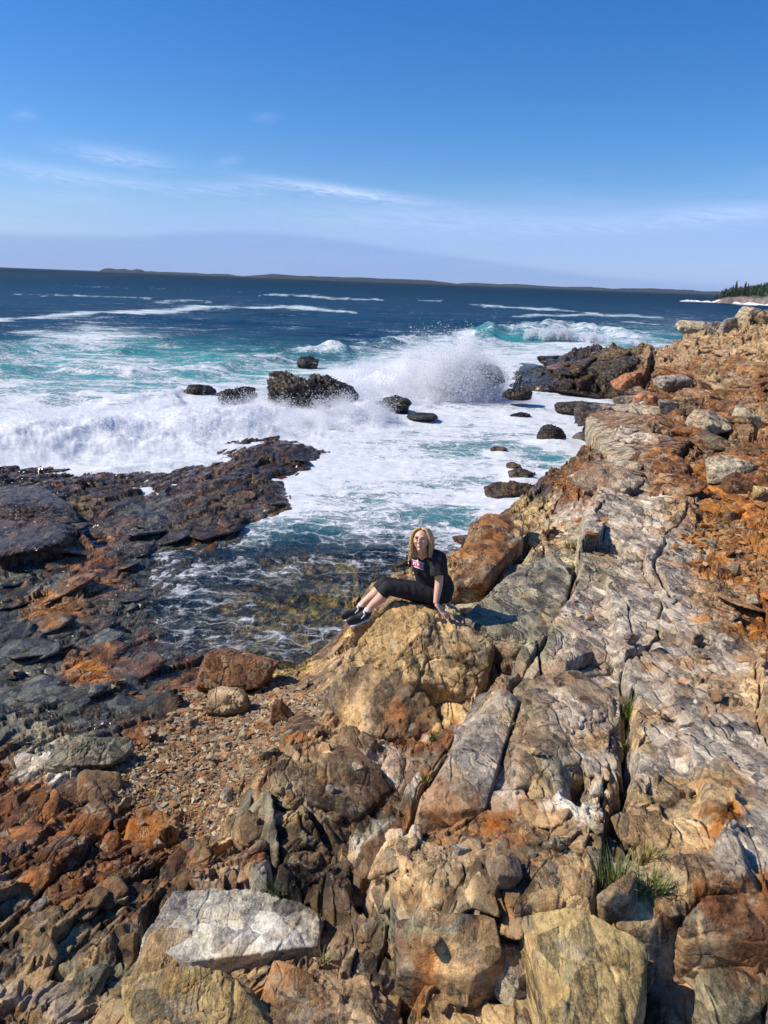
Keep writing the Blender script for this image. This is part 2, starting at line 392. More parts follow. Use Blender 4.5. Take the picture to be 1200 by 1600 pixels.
def tl(x, y): return np.arctan2(x, y)*1.6, 0.5*np.log(x*x+y*y)
pa, pb = tl(pts[:,0], pts[:,1])
def tps(d2): return d2*np.log(d2+1e-9)
K = tps((pa[:,None]-pa)**2+(pb[:,None]-pb)**2) + np.eye(len(pa))*2e-3
Pm = np.stack([np.ones_like(pa), pa, pb], 1)
A = np.block([[K, Pm], [Pm.T, np.zeros((3,3))]])
W = np.linalg.solve(A, np.concatenate([pts[:,2], np.zeros(3)]))
def rbf(a, b):
    o = np.zeros(a.shape)+W[-3]+W[-2]*a+W[-1]*b
    for i in range(len(pa)): o += W[i]*tps((a-pa[i])**2+(b-pb[i])**2)
    return o
TH0, TH1 = math.radians(-50), math.radians(54)
NC = int(1250*LOD)
th = np.linspace(TH0, TH1, NC)
rr_ = np.exp(np.linspace(math.log(1.25), math.log(64), 4000)); dens = 1.0/np.maximum((rr_**2+7.0)/(2.9*rr_), 1.0); dens = np.maximum(dens, 0.30)
cum = np.cumsum(dens); cum = (cum-cum[0])/(cum[-1]-cum[0]); NR = int(1150*LOD)
rad = np.interp(np.linspace(0, 1, NR), cum, rr_)
ca = np.linspace(TH0, TH1, 260)*1.6; cb = np.linspace(math.log(1.25), math.log(64), 260)
CB, CA = np.meshgrid(cb, ca, indexing='ij'); coarse = rbf(CA, CB)
def base_h(a, b):
    fa = np.clip((a-ca[0])/(ca[1]-ca[0]), 0, 258.999); fb = np.clip((b-cb[0])/(cb[1]-cb[0]), 0, 258.999)
    ia = fa.astype(int); ib = fb.astype(int); fa = fa-ia; fb = fb-ib
    return (coarse[ib,ia]*(1-fa)+coarse[ib,ia+1]*fa)*(1-fb)+(coarse[ib+1,ia]*(1-fa)+coarse[ib+1,ia+1]*fa)*fb
def GB(u, v):
    """picture position -> point on the smooth base ground"""
    z = 1.5
    for _ in range(25):
        p = PZ(u, v, z); a, b = tl(p[0], p[1]); z = 0.5*z+0.5*float(base_h(np.array([a]), np.array([b]))[0])
        z = min(z, 4.9)
    return p
RR, TT = np.meshgrid(rad, th, indexing='ij')
X = RR*np.sin(TT); Y = RR*np.cos(TT)
wx = fbm(X*0.55+5, Y*0.55, 3, 11)*0.35 + fbm(X*2.3, Y*2.3+4, 3, 12)*0.06; wy = fbm(X*0.55-9, Y*0.55+3, 3, 13)*0.35 + fbm(X*2.3+8, Y*2.3, 3, 14)*0.06
XW = X+0.25*wx; YW = Y+0.25*wy
a_, b_ = tl(X+wx*0.12, Y+wy*0.12)
Z = base_h(a_, b_)
UU, VV = project(X, Y, Z)
wu = UU + fbm(X*1.1, Y*1.1, 4, 21)*70*np.minimum(1, 7/RR) ; wv = VV + fbm(X*1.1+31, Y*1.1, 4, 22)*60*np.minimum(1, 7/RR)
wet = np.clip(lookup(mask_of('DSK.'), CROWS, wu, wv)+0.25*lookup(mask_of('RB'), CROWS, wu, wv)*(VV<1350)*(UU<420), 0, 1)
wet = np.maximum(wet, sst(Z, 0.3, 0.05))
grav = lookup(mask_of('V'), CROWS, wu, wv)
grav[(UU > 700)] *= 0.75
smoothslab = lookup(mask_of('Gg'), CROWS, UU, VV)*(UU > 600)
under = sst(Z, 0.0, -0.5)
shelf = sst(UU, 600, 480)*sst(VV, 1180, 1080)
amp = (1-0.85*grav)*(1-0.74*smoothslab)*(1-0.5*under)*(1-0.72*shelf)
dist_amp = np.clip(RR/9.0, 0.55, 2.2)
A1, A2 = math.radians(22), math.radians(-21)
ml = sst(UU, 480, 700)          # left: ridges run away to the right; right: foliation runs away to the left
f1L, e1L, r1L = facets(XW, YW, 0.85, 2.4, A1, 31)
f1R, e1R, r1R = facets(XW, YW, 0.95, 3.2, A1, 32)
f2, e2, r2 = facets(XW, YW, 0.36, 2.6, math.radians(14), 33)
f3L, e3L, r3L = facets(X+0.2*wx, Y+0.2*wy, 0.12, 3.4, A1, 34)
f3R, e3R, r3R = facets(X+0.2*wx, Y+0.2*wy, 0.13, 3.2, A2, 35)
f4, e4, r4 = facets(X+0.15*wx, Y+0.15*wy, 0.042, 1.8, math.radians(-5), 36)
def saw(t, k=0.85):
    q = t-np.floor(t); return np.where(q < k, q/k, (1-q)/(1-k))
def across(ang): return X*math.cos(ang)-Y*math.sin(ang)
swL = saw((across(A1)+wx*0.5)/0.42+fbm(XW*1.2, YW*1.2, 3, 41)*0.9, 0.8)
swR = saw((across(A2)+wx*0.4)/0.30+fbm(XW*1.5, YW*1.5, 3, 42)*1.3, 0.88)
sw2 = saw((across(math.radians(5))+wx*0.4)/0.11+fbm(XW*3, YW*3, 3, 43)*1.5, 0.85)
d = np.zeros_like(Z); big = np.zeros_like(Z)
near = sst(RR, 6.0, 4.0)
f5, e5, r5 = facets(XW+0.5*wy*0.2, YW, 0.20, 1.7, math.radians(30), 37)
big += (f1L*0.20*(1-ml) + f1R*0.17*ml)*dist_amp
crk1 = sst(np.where(ml > 0.5, e1R, e1L), 0.045, 0.0)
big -= crk1*0.13*np.clip(RR/8, 0.5, 1.6)
d += f2*0.095*dist_amp
d += f5*0.05*near*(1-0.6*smoothslab)
d += (f3L*(1-ml)+f3R*ml)*0.034*np.clip(RR/6, 0.7, 2.5)
d += f4*0.012*np.clip(RR/6, 0.8, 1.5)
d += (swL*(1-ml)*0.10+swR*ml*0.05)*dist_amp + sw2*0.018
d += fbm(X*3.2, Y*3.2, 5, 51, 0.55)*0.014
crk2 = sst(e2, 0.05, 0.0)*sst(fbm(X*0.9, Y*0.9, 2, 61), -0.3, 0.1)
d -= sst(np.where(ml > 0.5, e3R, e3L), 0.09, 0.0)*0.014*np.clip(RR/6, 0.7, 2)*sst(fbm(X*1.3+3, Y*1.3, 2, 62), -0.25, 0.1)
d -= crk2*0.05 + sst(e5, 0.06, 0.0)*0.03*near
hol = sst(fbm(X*2.6+7, Y*2.6, 4, 71), 0.45, 0.6)*(1-smoothslab)
d -= hol*0.07
big = big*(1-0.85*grav)*(1-0.5*under)*(1-0.72*shelf)
Z = Z + d*amp*(1-0.35*near*(UU > 480)) + big
# surveyed cracks and scarps
SCARPS = [([(612,1310),(650,1262),(700,1172),(742,1088),(778,1062),(850,1012),(882,952),(903,890),(908,820),(944,742)], 0.46, 0.50),
          ([(800,1240),(812,1160),(832,1095),(900,1010)], 0.10, 0.3), ([(965,1320),(980,1200),(985,1090),(962,1000),(940,900)], 0.12, 0.35), ([(1120,1380),(1085,1230),(1050,1120),(1010,1000)], 0.10, 0.4), ([(560,1420),(600,1330),(640,1240),(690,1170)], 0.2, 0.2),
          ([(650,1560),(640,1480),(600,1400),(612,1330)], 0.18, 0.3),
          ([(960,705),(930,690),(905,655)], 0.5, 1.2),
          ([(1200,700),(1120,690),(1060,700),(1000,650),(960,640)], 0.35, 1.3),
          ([(1190,560),(1080,560),(1000,590),(930,600)], 0.7, 2.5),
          ([(215,1500),(230,1440),(280,1400),(420,1400),(560,1420)], -0.30, 0.35),
          ([(380,1330),(400,1250),(450,1170)], 0.28, 0.35),
          ([(615,1500),(700,1510),(840,1460),(1010,1490),(1080,1430),(1200,1420)], -0.30, 0.3),
          ([(150,860),(110,815),(60,800),(0,800)], -0.45, 0.7),
          ([(720,965),(770,920),(850,850)], 0.22, 0.4)]
for pl, am, fo in SCARPS:
    w = [GB(u, v) for u, v in pl]
    ds, sg, al = seg_dist(X+wx*0.10+0.10*f2*0.4, Y+wy*0.10+0.04*f3R, [(p[0], p[1]) for p in w])
    sd = ds*sg; wd = 0.025*np.clip(RR/6, 0.7, 3)
    Z += am*0.5*np.tanh(sd/wd)*np.exp(-ds/fo)*sst(al, 0.0, 0.06)*sst(al, 1.0, 0.94)
CRACKS = [([(800,1020),(775,1050),(790,1075)], .11, .50), ([(775,1050),(755,1090),(715,1150),(668,1215)], .07, .45),
          ([(783,1195),(775,1130),(800,1088),(818,1060),(860,1010)], .016, .12), ([(988,1075),(972,1130),(984,1200),(962,1270),(986,1335)], .030, .22),
          ([(905,1190),(900,1262)], .05, .22), ([(722,965),(750,1000),(792,1032)], .015, .1), ([(880,960),(900,885),(905,825)], .03, .16),
          ([(620,1430),(560,1400),(520,1330),(500,1290)], .02, .12), ([(1000,820),(1040,860),(1020,900),(1050,960)], .02, .1),
          ([(860,1100),(900,1060),(960,1040),(1040,1060)], .010, .06), ([(1010,1160),(1080,1140),(1200,1180)], .010, .06), ([(820,820),(850,860),(845,930),(830,990)], .013, .09),
          ([(760,1440),(775,1490),(760,1540)], .03, .3), ([(1010,1500),(1005,1580)], .03, .3), ([(870,1540),(880,1600)], .03, .3),
          ([(434,1330),(432,1400)], .04, .25), ([(930,900),(980,960),(990,1020),(1060,1090)], .008, .05), ([(470,1270),(540,1330),(560,1360)], .03, .12)]
for pl, wd, dp in CRACKS:
    w = [GB(u, v) for u, v in pl]
    ds, sg, al = seg_dist(X+wx*0.06+0.02*f3R, Y+wy*0.06+0.02*f3L, [(p[0], p[1]) for p in w])
    tp = np.minimum(1, np.minimum(al, 1-al)*6+0.25)
    Z -= dp*np.exp(-(ds/(wd*tp))**2)
# land behind and beside the picture stays plain
Zg = Z
def ground(x, y):
    """height of the sheet at world points (arrays)"""
    x = np.atleast_1d(np.asarray(x, float)); y = np.atleast_1d(np.asarray(y, float))
    t = np.clip((np.arctan2(x, y)-TH0)/(TH1-TH0)*(NC-1), 0, NC-1.001)
    r = np.clip(np.interp(np.hypot(x, y), rad, np.arange(NR)), 0, NR-1.001)
    it = t.astype(int); ir = r.astype(int); ft = t-it; fr = r-ir
    return (Zg[ir,it]*(1-ft)+Zg[ir,it+1]*ft)*(1-fr)+(Zg[ir+1,it]*(1-ft)+Zg[ir+1,it+1]*ft)*fr
def GP(u, v, ymin=1.3, ymax=60, zmin=-9):
    """picture position -> first point on the real ground along that ray"""
    dr = ray(u, v); hl = math.hypot(dr[0], dr[1]); s = np.exp(np.linspace(math.log(ymin), math.log(ymax), 1500))/hl
    P = np.array((0,0,H))[None]+dr[None]*s[:,None]
    g = np.maximum(ground(P[:,0], P[:,1]), zmin)
    k = np.argmax(P[:,2] < g); k = len(s)-1 if k == 0 else k
    return np.array((P[k,0], P[k,1], g[k]))

UU, VV = project(X, Y, Z)
wu = UU + (fbm(X*1.3, Y*1.3, 4, 21)*60 + (r2-0.5)*50 + (r3R-0.5)*26)*np.minimum(1, 7/RR)
wv = VV + (fbm(X*1.3+31, Y*1.3, 4, 22)*55 + (r1R-0.5)*34 + (r3L-0.5)*22)*np.minimum(1, 7/RR)
cA = lookup(PA, CROWS, wu, wv); cB = lookup(PB, CROWS, wu, wv)
mB = np.clip(0.42 + 0.75*fbm(XW*2.2, YW*2.2, 4, 81, 0.65) + 0.55*(r3R*ml+r3L*(1-ml)-0.5) + 0.3*(r4-0.5), 0, 1)[..., None]
C = cA*(1-mB)+cB*mB
strk = fbm(across(A2)*14+wx*4, (X*math.sin(A2)+Y*math.cos(A2))*1.6, 4, 91, 0.6)*ml + fbm(across(A1)*11+wx*4, (X*math.sin(A1)+Y*math.cos(A1))*1.6, 4, 92, 0.6)*(1-ml)
C = C*(1+0.55*strk[..., None])
slabm = smoothslab[..., None]
pk = sst(fbm(XW*1.7+60, YW*1.7, 4, 93, 0.6), 0.05, 0.5)[..., None]*slabm
C = C*(1-pk*0.6)+np.array((0.30,0.20,0.14))*pk*0.6
rust = sst(fbm(XW*1.0+40, YW*1.0, 5, 94, 0.6)+0.25*(r3R-0.5)+0.2*(r2-0.5), 0.28, 0.42)[..., None]
rfac = np.clip(0.75 - 0.55*smoothslab - grav*0.5, 0, 1)[..., None]*0.7
C = C*(1-rust*rfac)+np.array((0.27,0.10,0.03))*(0.6+0.8*r4[..., None])*rust*rfac
drk = sst(fbm(XW*2.4, YW*2.4+50, 5, 95, 0.65), 0.32, 0.5)[..., None]*0.5*(1-slabm*0.5)
C = C*(1-drk)+C*0.35*drk
pale = sst(fbm(across(A2)*5+wx*3, Y*1.3, 4, 96, 0.6), 0.42, 0.55)[..., None]*(1-wet[..., None])*0.4
C = C*(1-pale)+np.array((0.46,0.41,0.32))*pale
lumC = C.mean(-1, keepdims=True); C = lumC+(C-lumC)*1.22
C = np.clip(C*(1.12+0.26*(UU > 480)*(1-wet)*(1-1.2*sst(VV, 860, 700)*sst(UU, 820, 920)))[..., None], 0.012, 0.8)
lowdark = sst(Z, 0.45, 0.05)*(UU > 560)      # tide-wetted, weed-dark rock just above the water on the right
wet = np.maximum(wet, lowdark)
C = C*(1-0.75*lowdark[..., None])
# pebbly relief where the gravel lies
Z += grav*(0.02*np.abs(f4)+0.012*r4)
keep = (Z > -2.2)
co = np.stack([X, Y, Z], -1).reshape(-1, 3)
fc = grid_faces(NR, NC)
kk = keep.reshape(-1)[fc].any(1); fc = fc[kk]
used = np.zeros(len(co), bool); used[fc.ravel()] = True; remap = np.cumsum(used)-1
shore = mesh_np('rocky_shore', co[used], remap[fc], ROCK, cols=C.reshape(-1,3)[used], attrs={'wet': wet.reshape(-1)[used]}, smooth=True)
tag(shore, kind='structure')
# ------------------------------------------------------------ the sea
FROWS = [440,475,500,525,550,575,600,625,650,675,700,725,750,775,800,825,850,875,900,925,950,975,1000,1025,1050]
FMAP = """
00000000000000000
11122211110011110
12322121111112321
35642111235665300
45533333577665540
44554455677775540
55556666777776540
56666667887788999
88888888877777888
99999998766777777
99999999765677655
99999998766566544
99999988776655433
99999987776555333
88888876666655333
77777655555555333
44444444443444333
33333333333333333
33333333333333333
22333323333333333
22333332333333333
22233333333333333
23333334443333333
22333333344333333
22222222222222222
""".split()
TMAP = """
00000000000000000
00000000000000000
00000000000000000
12332210002445530
57676432255545400
99999876766543330
88888887766544330
66666666555444443
44444444444333333
33333333333333333
33333333333333333
33333333334444444
22222222222222222
22222222233222222
22222223333222222
22222222333222222
22222222222222222
11111112211111111
11111111111111111
11111111111111111
11111111111111111
11111111111111111
11111111111111111
11111111111111111
11111111111111111
""".split()
Ft = np.array([[int(c) for c in r] for r in FMAP])/9.0; Tt = np.array([[int(c) for c in r] for r in TMAP])/9.0
VR0 = 475-25
FR2 = np.array(FROWS, float)
def lk2(tab, u, v):
    a = np.clip(u/75.0, 0, 15.999); b = np.clip(np.interp(v, FR2, np.arange(len(FR2))), 0, len(FR2)-1.001)
    ia = a.astype(int); ib = b.astype(int); fa = sst(a-ia, 0, 1); fb = b-ib
    return (tab[ib,ia]*(1-fa)+tab[ib,ia+1]*fa)*(1-fb)+(tab[ib+1,ia]*(1-fa)+tab[ib+1,ia+1]*fa)*fb
def build_sea():
    ST0, ST1 = math.radians(-56), math.radians(56); nc = int(1250*LOD)
    t = np.linspace(ST0, ST1, nc)
    vv = np.concatenate([np.arange(800, 3.0, -1.0/LOD), np.geomspace(3.0, 0.05, 40)])
    r = 739*H/vv; nr = len(r)
    R, T = np.meshgrid(r, t, indexing='ij'); x = R*np.sin(T); y = R*np.cos(T)
    dr = np.gradient(r)[:, None]+0*T
    u, v = project(x, y, 0*x)
    nn = np.minimum(1, 25/R)
    # patchy warping of the foam survey, in world metres
    wu = u+fbm(x*0.30, y*0.22, 4, 201, 0.6)*95*np.clip(28/R, 0.15, 2.2); wv = v+fbm(x*0.30+9, y*0.22, 4, 202, 0.6)*24*np.clip(28/R, 0.1, 2.0)
    F = lk2(Ft, wu, wv); Tq = lk2(Tt, wu, wv)
    hor = 418+0.0375*np.clip(u, -600, 1800)
    below = v-hor
    z = np.zeros_like(x)
    def wave(lam, amp, ang, s, w=0.25):
        k = 2*math.pi/lam; ph = (x*math.sin(ang)+y*math.cos(ang))*k + 3.0*fbm(x/lam*w, y/lam*w, 2, s)
        fade = sst(lam/dr, 1.5, 4)
        c = 1-np.abs(np.sin(ph*0.5)); return amp*(c*c*1.6-0.5)*fade*(0.6+0.9*fbm(x/lam*0.3, y/lam*0.3, 2, s+5))
    sea = sst(below, 330, 170); calm = sst(R, 9, 22)
    z += (wave(26, 0.5, 0.35, 211)+wave(11, 0.22, 0.1, 212)+wave(5.2, 0.12, 0.7, 213))*sst(R, 26, 60)
    z += (wave(2.3, 0.05, -0.3, 214)+wave(1.1, 0.022, 0.5, 215)+wave(0.55, 0.010, 0.1, 216))*(0.35+calm)
    z += fbm(x*1.5, y*1.5, 4, 217)*0.03*np.minimum(1, R/12)*sst(0.7/dr, 1, 3)
    # foam streaks drawn out by the wind offshore
    far = np.zeros_like(x)
    STR = [([(-60,503),(60,495),(150,490),(250,486),(330,479),(450,480),(560,487)], 3.4, 1.0), ([(0,460),(120,463),(240,467)], 1.2, .8), ([(230,472),(300,470),(330,473)], 1.6, .8),
           ([(400,460),(470,462),(520,466),(600,468)], 1.8, .9), ([(300,452),(380,455)], .8, .5), ([(590,467),(700,471)], 1.0, .8), ([(700,474),(800,480),(870,484),(940,491)], 1.8, 1.0), ([(800,493),(920,492),(1000,494),(1060,500)], 2.4, .9),
           ([(960,500),(1010,505),(1062,513)], 1.6, .9), ([(60,505),(150,512),(220,507),(320,514),(380,512)], 2.2, .6), ([(640,487),(720,492),(800,494)], 1.2, .4), ([(190,525),(300,522),(400,530)], 2.0, .5),
           ([(0,520),(60,517),(140,524)], 3.5, .8), ([(80,445),(200,450),(300,452)], .6, .5), ([(1070,471),(1120,471),(1170,475),(1260,479)], 1.5, 1.0), ([(500,525),(560,530),(600,527)], 1.5, .6)]
    jx = fbm(x*0.05, y*0.02, 3, 231)*6; jy = fbm(x*0.09+40, y*0.04, 5, 232, 0.65)*4.0
    msk = (v < 560)
    for pl, wd, st in STR:
        dd = np.full(x.shape, 1e3); al = np.zeros_like(x)
        q = seg_dist(u[msk]+jx[msk], v[msk]+jy[msk], pl); dd[msk] = q[0]; al[msk] = q[2]
        far = np.maximum(far, st*np.exp(-(dd/(wd*(0.55+0.8*np.sin(np.pi*np.clip(al,0,1)))))**2))
    F = np.maximum(F*0.92, far*0.62)
    # surf: heaped white water along the breaking lines
    MND = [([(-150,705),(0,700),(120,692),(260,680),(400,668),(520,655),(610,640)], 0.75, 2.4), ([(560,612),(650,606),(760,602),(800,592)], 0.9, 2.6),
           ([(690,540),(760,527),(840,517),(890,514),(960,524),(1020,533)], 1.35, 3.2), ([(480,560),(570,540),(650,537),(720,540)], 0.9, 2.5),
           ([(-50,590),(90,575),(200,585),(330,578),(400,560),(470,566)], 0.55, 2.0), ([(-60,560),(100,545),(230,552)], 0.5, 3), ([(420,545),(500,550)], 0.5, 2.5), ([(-60,640),(120,630),(280,628)], .5, 2.0)]
    mound = np.zeros_like(x)
    for pl, hh, sg in MND:
        w = [PZ(a, b, 0) for a, b in pl]
        d_, s_, al = seg_dist(x+fbm(x*0.25, y*0.25, 3, 241)*1.5, y+fbm(x*0.25+7, y*0.25, 3, 242)*1.5, [(p[0], p[1]) for p in w])
        q = np.where(s_ > 0, d_/(sg*0.7), d_/(sg*1.5))     # steep towards the land, long back
        mound = np.maximum(mound, hh*np.exp(-q*q)*sst(al, 0, 0.08)*sst(al, 1, 0.9))
    lump = 1-np.abs(fbm(x*0.55, y*0.55, 5, 251, 0.62))*2
    crest = mound*(0.62+0.75*fbm(x*0.22, y*0.22, 2, 254)+0.35*fbm(x*0.6, y*0.6, 3, 252))
    z += crest*0.9
    foamy = sst(F, 0.55, 0.9)
    z += foamy*sst(R, 17, 24)*sst(0.8/dr, 0.6, 2)*((lump-0.3)*0.07 + fbm(x*3.2, y*1.6, 5, 253, 0.7)*0.06)*(0.35+np.minimum(mound, 1.0))
    F = np.clip(F+0.25*sst(mound, 0.35, 0.9)*(R < 60)+0.2*sst(mound, 1.0, 1.6), 0, 1)
    # the turquoise face under the far crest stays clear of foam
    fx, s_, al = seg_dist(u+fbm(x*.3,y*.3,3,243)*8, v, [(745,528),(800,531),(860,530),(900,530)]); F = F-0.5*np.exp(-(fx/5)**2); Tq = np.maximum(Tq, 0.95*np.exp(-(fx/7)**2))
    # foam collars and runoff round the rocks that stand in the water
    for (ru, rv, rp) in ((452,632,40),(516,632,46),(372,630,34),(307,620,24),(480,571,9),(614,640,32),(660,655,26),(812,624,26),(781,710,17),(805,738,20),(815,752,24),(806,784,50),(866,694,28),(815,655,20)):
        c = PZ(ru, rv, 0); rad_ = rp*math.hypot(c[0], c[1])/FPX
        q = np.hypot(x-c[0]+fbm(x*.8, y*.8, 3, 261)*rad_*.5, (y-c[1])*0.8); F = F+0.42*np.exp(-((q-rad_*.8)/(rad_*.75))**2); z = z+0.10*np.exp(-(q/(rad_*1.1))**2)*(R > 15)
    clear = sst(v, 790, 880)*sst(R, 24, 15)
    F = np.clip(F, 0, 1)
    keep = np.ones_like(x, bool)
    inside = (R < 60) & (np.abs(T) < math.radians(49))
    g = np.full(x.shape, -9.0); g[inside] = ground(x[inside], y[inside]); keep = g < 0.5
    # wash thins to lace over the shallow ledges
    shallow = sst(g, -0.5, -0.05)*(R < 40)
    F = np.clip(F+0.12*shallow*(v > 640)*(v < 860) + 0.03*shallow*(v >= 860), 0, 1)
    z = np.where(R < 16, np.minimum(z, 0.05), z)
    co = np.stack([x, y, z], -1).reshape(-1, 3); fc = grid_faces(nr, nc); fc = fc[keep.reshape(-1)[fc].any(1)]
    used = np.zeros(len(co), bool); used[fc.ravel()] = True; rm = np.cumsum(used)-1
    k = used
    o = mesh_np('sea_water', co[k], rm[fc], SEA, attrs={'foam': F.reshape(-1)[k], 'teal': Tq.reshape(-1)[k], 'clear': clear.reshape(-1)[k], 'dist': np.clip(R/100, 0, 50).reshape(-1)[k]})
    tag(o, kind='structure')
    return x, y, z
def sea_material():
    t = NT('sea'); g = t.n('NewGeometry').outputs['Position']
    foam = t.attr('foam'); teal = t.attr('teal'); clear = t.attr('clear'); dist = t.attr('dist')
    warp = t.noise(g, 0.9, 4, 0.6); wv = t.n('VectorMath', operation='SCALE'); t.L.new(warp.outputs['Color'], wv.inputs[0]); wv.inputs['Scale'].default_value = 1.5
    gv = t.n('VectorMath', operation='ADD'); t.L.new(g, gv.inputs[0]); t.L.new(wv.outputs[0], gv.inputs[1]); gw = gv.outputs[0]
    # lacy foam: thin bright threads between cells plus torn patches
    vo = t.n('TexVoronoi', feature='DISTANCE_TO_EDGE'); t.L.new(gw, vo.inputs['Vector']); vo.inputs['Scale'].default_value = 1.9
    vo2 = t.n('TexVoronoi', feature='DISTANCE_TO_EDGE'); t.L.new(gw, vo2.inputs['Vector']); vo2.inputs['Scale'].default_value = 5.5
    n1 = t.noise(t.mapping(gw, (0,0,0.5), (0.65,1.6,1)), 0.8, 9, 0.68, 0.4).outputs[0]
    n2 = t.noise(t.mapping(g, (0,0,0.45), (0.7,1.9,1)), 4.0, 7, 0.7, 0.8).outputs[0]
    n0 = t.noise(t.mapping(g, (0,0,0.5), (0.5,1.5,1)), 0.30, 4, 0.6, 0.6).outputs[0]
    lace = t.math('MAXIMUM', t.rng(vo.outputs[0], 0.0, 0.13, 1, 0), t.math('MULTIPLY', t.rng(vo2.outputs[0], 0.0, 0.10, 1, 0), 0.7))
    pat = t.math('ADD', t.math('MULTIPLY', n1, 1.05), t.math('ADD', t.math('MULTIPLY', n2, 0.55), t.math('ADD', t.math('MULTIPLY', lace, 0.15), t.math('MULTIPLY_ADD', n0, 0.75, -0.35))))   # about 0.55..1.15
    thr = t.math('MULTIPLY_ADD', foam, -0.86, 1.25)
    m = t.rng(t.math('SUBTRACT', pat, thr), -0.10, 0.20)
    m = t.math('MULTIPLY', m, t.rng(foam, 0.02, 0.12))
    nb = t.noise(t.mapping(g, (0,0,0.25), (0.35, 1.0, 1)), 0.25, 6, 0.65).outputs[0]
    deep = t.mix(t.rng(nb, 0.35, 0.68), (0.0018, 0.020, 0.050, 1), (0.004, 0.050, 0.108, 1))
    w = t.mix(t.rng(teal, 0.0, 0.95), deep, (0.045, 0.25, 0.26, 1))
    foamcol = t.mix(t.rng(n2, 0.3, 0.7), (0.50, 0.56, 0.64, 1), (0.70, 0.72, 0.75, 1))
    milky = t.math('MULTIPLY', t.rng(t.math('SUBTRACT', pat, thr), -0.42, 0.05), 0.55)
    w2 = t.mix(t.math('MULTIPLY', milky, t.rng(foam, .25, .6)), w, (0.14, 0.42, 0.47, 1))
    bump = t.n('Bump'); bump.inputs['Strength'].default_value = 1.0; bump.inputs['Distance'].default_value = 0.05
    h = t.math('ADD', t.noise(t.mapping(g, (0,0,0.35), (0.8,1.5,1)), 2.6, 5, 0.6, 0.5).outputs[0], t.math('ADD', t.math('MULTIPLY', t.noise(t.mapping(g, (0,0,0.2), (0.5,1.3,1)), 0.45, 4, 0.55).outputs[0], t.math('MULTIPLY', dist, 9.0)), t.math('MULTIPLY', m, 0.8)))
    t.L.new(h, bump.inputs['Height'])
    df = t.n('BsdfDiffuse'); t.L.new(w2, df.inputs['Color']); t.L.new(bump.outputs[0], df.inputs['Normal'])
    g2 = t.n('BsdfGlossy'); g2.inputs['Roughness'].default_value = 0.18; t.L.new(bump.outputs[0], g2.inputs['Normal'])
    f2 = t.n('Fresnel'); f2.inputs['IOR'].default_value = 1.33; t.L.new(bump.outputs[0], f2.inputs['Normal'])
    b = t.n('MixShader'); t.L.new(t.math('MINIMUM', t.math('MULTIPLY', f2.outputs[0], .6), 0.20), b.inputs[0]); t.L.new(df.outputs[0], b.inputs[1]); t.L.new(g2.outputs[0], b.inputs[2])
    tr = t.n('BsdfTransparent'); tr.inputs['Color'].default_value = (0.80, 0.88, 0.80, 1)
    gl = t.n('BsdfGlossy'); gl.inputs['Roughness'].default_value = 0.06; t.L.new(bump.outputs[0], gl.inputs['Normal'])
    fr = t.n('Fresnel'); fr.inputs['IOR'].default_value = 1.33; t.L.new(bump.outputs[0], fr.inputs['Normal'])
    pool = t.n('MixShader'); t.L.new(fr.outputs[0], pool.inputs[0]); t.L.new(tr.outputs[0], pool.inputs[1]); t.L.new(gl.outputs[0], pool.inputs[2])
    ms = t.n('MixShader'); t.L.new(clear, ms.inputs[0]); t.L.new(b.outputs[0], ms.inputs[1]); t.L.new(pool.outputs[0], ms.inputs[2])
    fb = t.n('BsdfPrincipled'); t.L.new(foamcol, fb.inputs['Base Color']); fb.inputs['Roughness'].default_value = 0.85; t.L.new(bump.outputs[0], fb.inputs['Normal'])
    m2 = t.n('MixShader'); t.L.new(m, m2.inputs[0]); t.L.new(ms.outputs[0], m2.inputs[1]); t.L.new(fb.outputs[0], m2.inputs[2])
    t.L.new(m2.outputs[0], t.out.inputs[0]); return t.mat
SEA = sea_material()
build_sea()
# ------------------------------------------------------------ bed of the sea beyond the shore sheet
bed = mesh_np('sea_bed', [(-9e4,-60,-9),(9e4,-60,-9),(9e4,1.2e5,-9),(-9e4,1.2e5,-9)], [(0,1,2,3)], simple('seabed', (0.05,0.06,0.05), 0.9))
tag(bed, kind='structure')
# ------------------------------------------------------------ angular rocks
def cube_sphere(n):
    g = np.linspace(-1, 1, n+1); g = np.tan(g*math.pi/4)
    A_, B_ = np.meshgrid(g, g, indexing='ij'); one = np.ones_like(A_); vs = []; fs = []; off = 0
    for ax in range(3):
        for s in (1, -1):
            p = [None]*3; p[ax] = one*s; p[(ax+1) % 3] = A_ if s > 0 else B_; p[(ax+2) % 3] = B_ if s > 0 else A_
            vs.append(np.stack(p, -1).reshape(-1, 3)); fs.append(grid_faces(n+1, n+1)[:, ::-1]+off); off += (n+1)**2
    v = np.concatenate(vs); v /= np.linalg.norm(v, axis=1)[:, None]; f = np.concatenate(fs)
    key = np.round(v, 5); _, idx, inv = np.unique(key, axis=0, return_index=True, return_inverse=True)
    return v[idx], inv.reshape(-1)[f]
_cs = {}
def CS(n):
    if n not in _cs: _cs[n] = cube_sphere(n)
    return _cs[n]
def hull_planes(P):
    bm = bmesh.new()
    for p in P: bm.verts.new([float(c) for c in p])
    r = bmesh.ops.convex_hull(bm, input=bm.verts); bm.normal_update()
    pl = [(np.array(f.normal), np.array(f.verts[0].co)) for f in bm.faces if f.calc_area() > 1e-7]
    bm.free(); c = np.mean(P, axis=0); out = []
    for n, q in pl:
        h = float(np.dot(n, q-c))
        if h < 0: n = -n; h = -h
        out.append((n, max(h, 1e-3)))
    return c, np.array([o[0] for o in out]), np.array([o[1] for o in out])
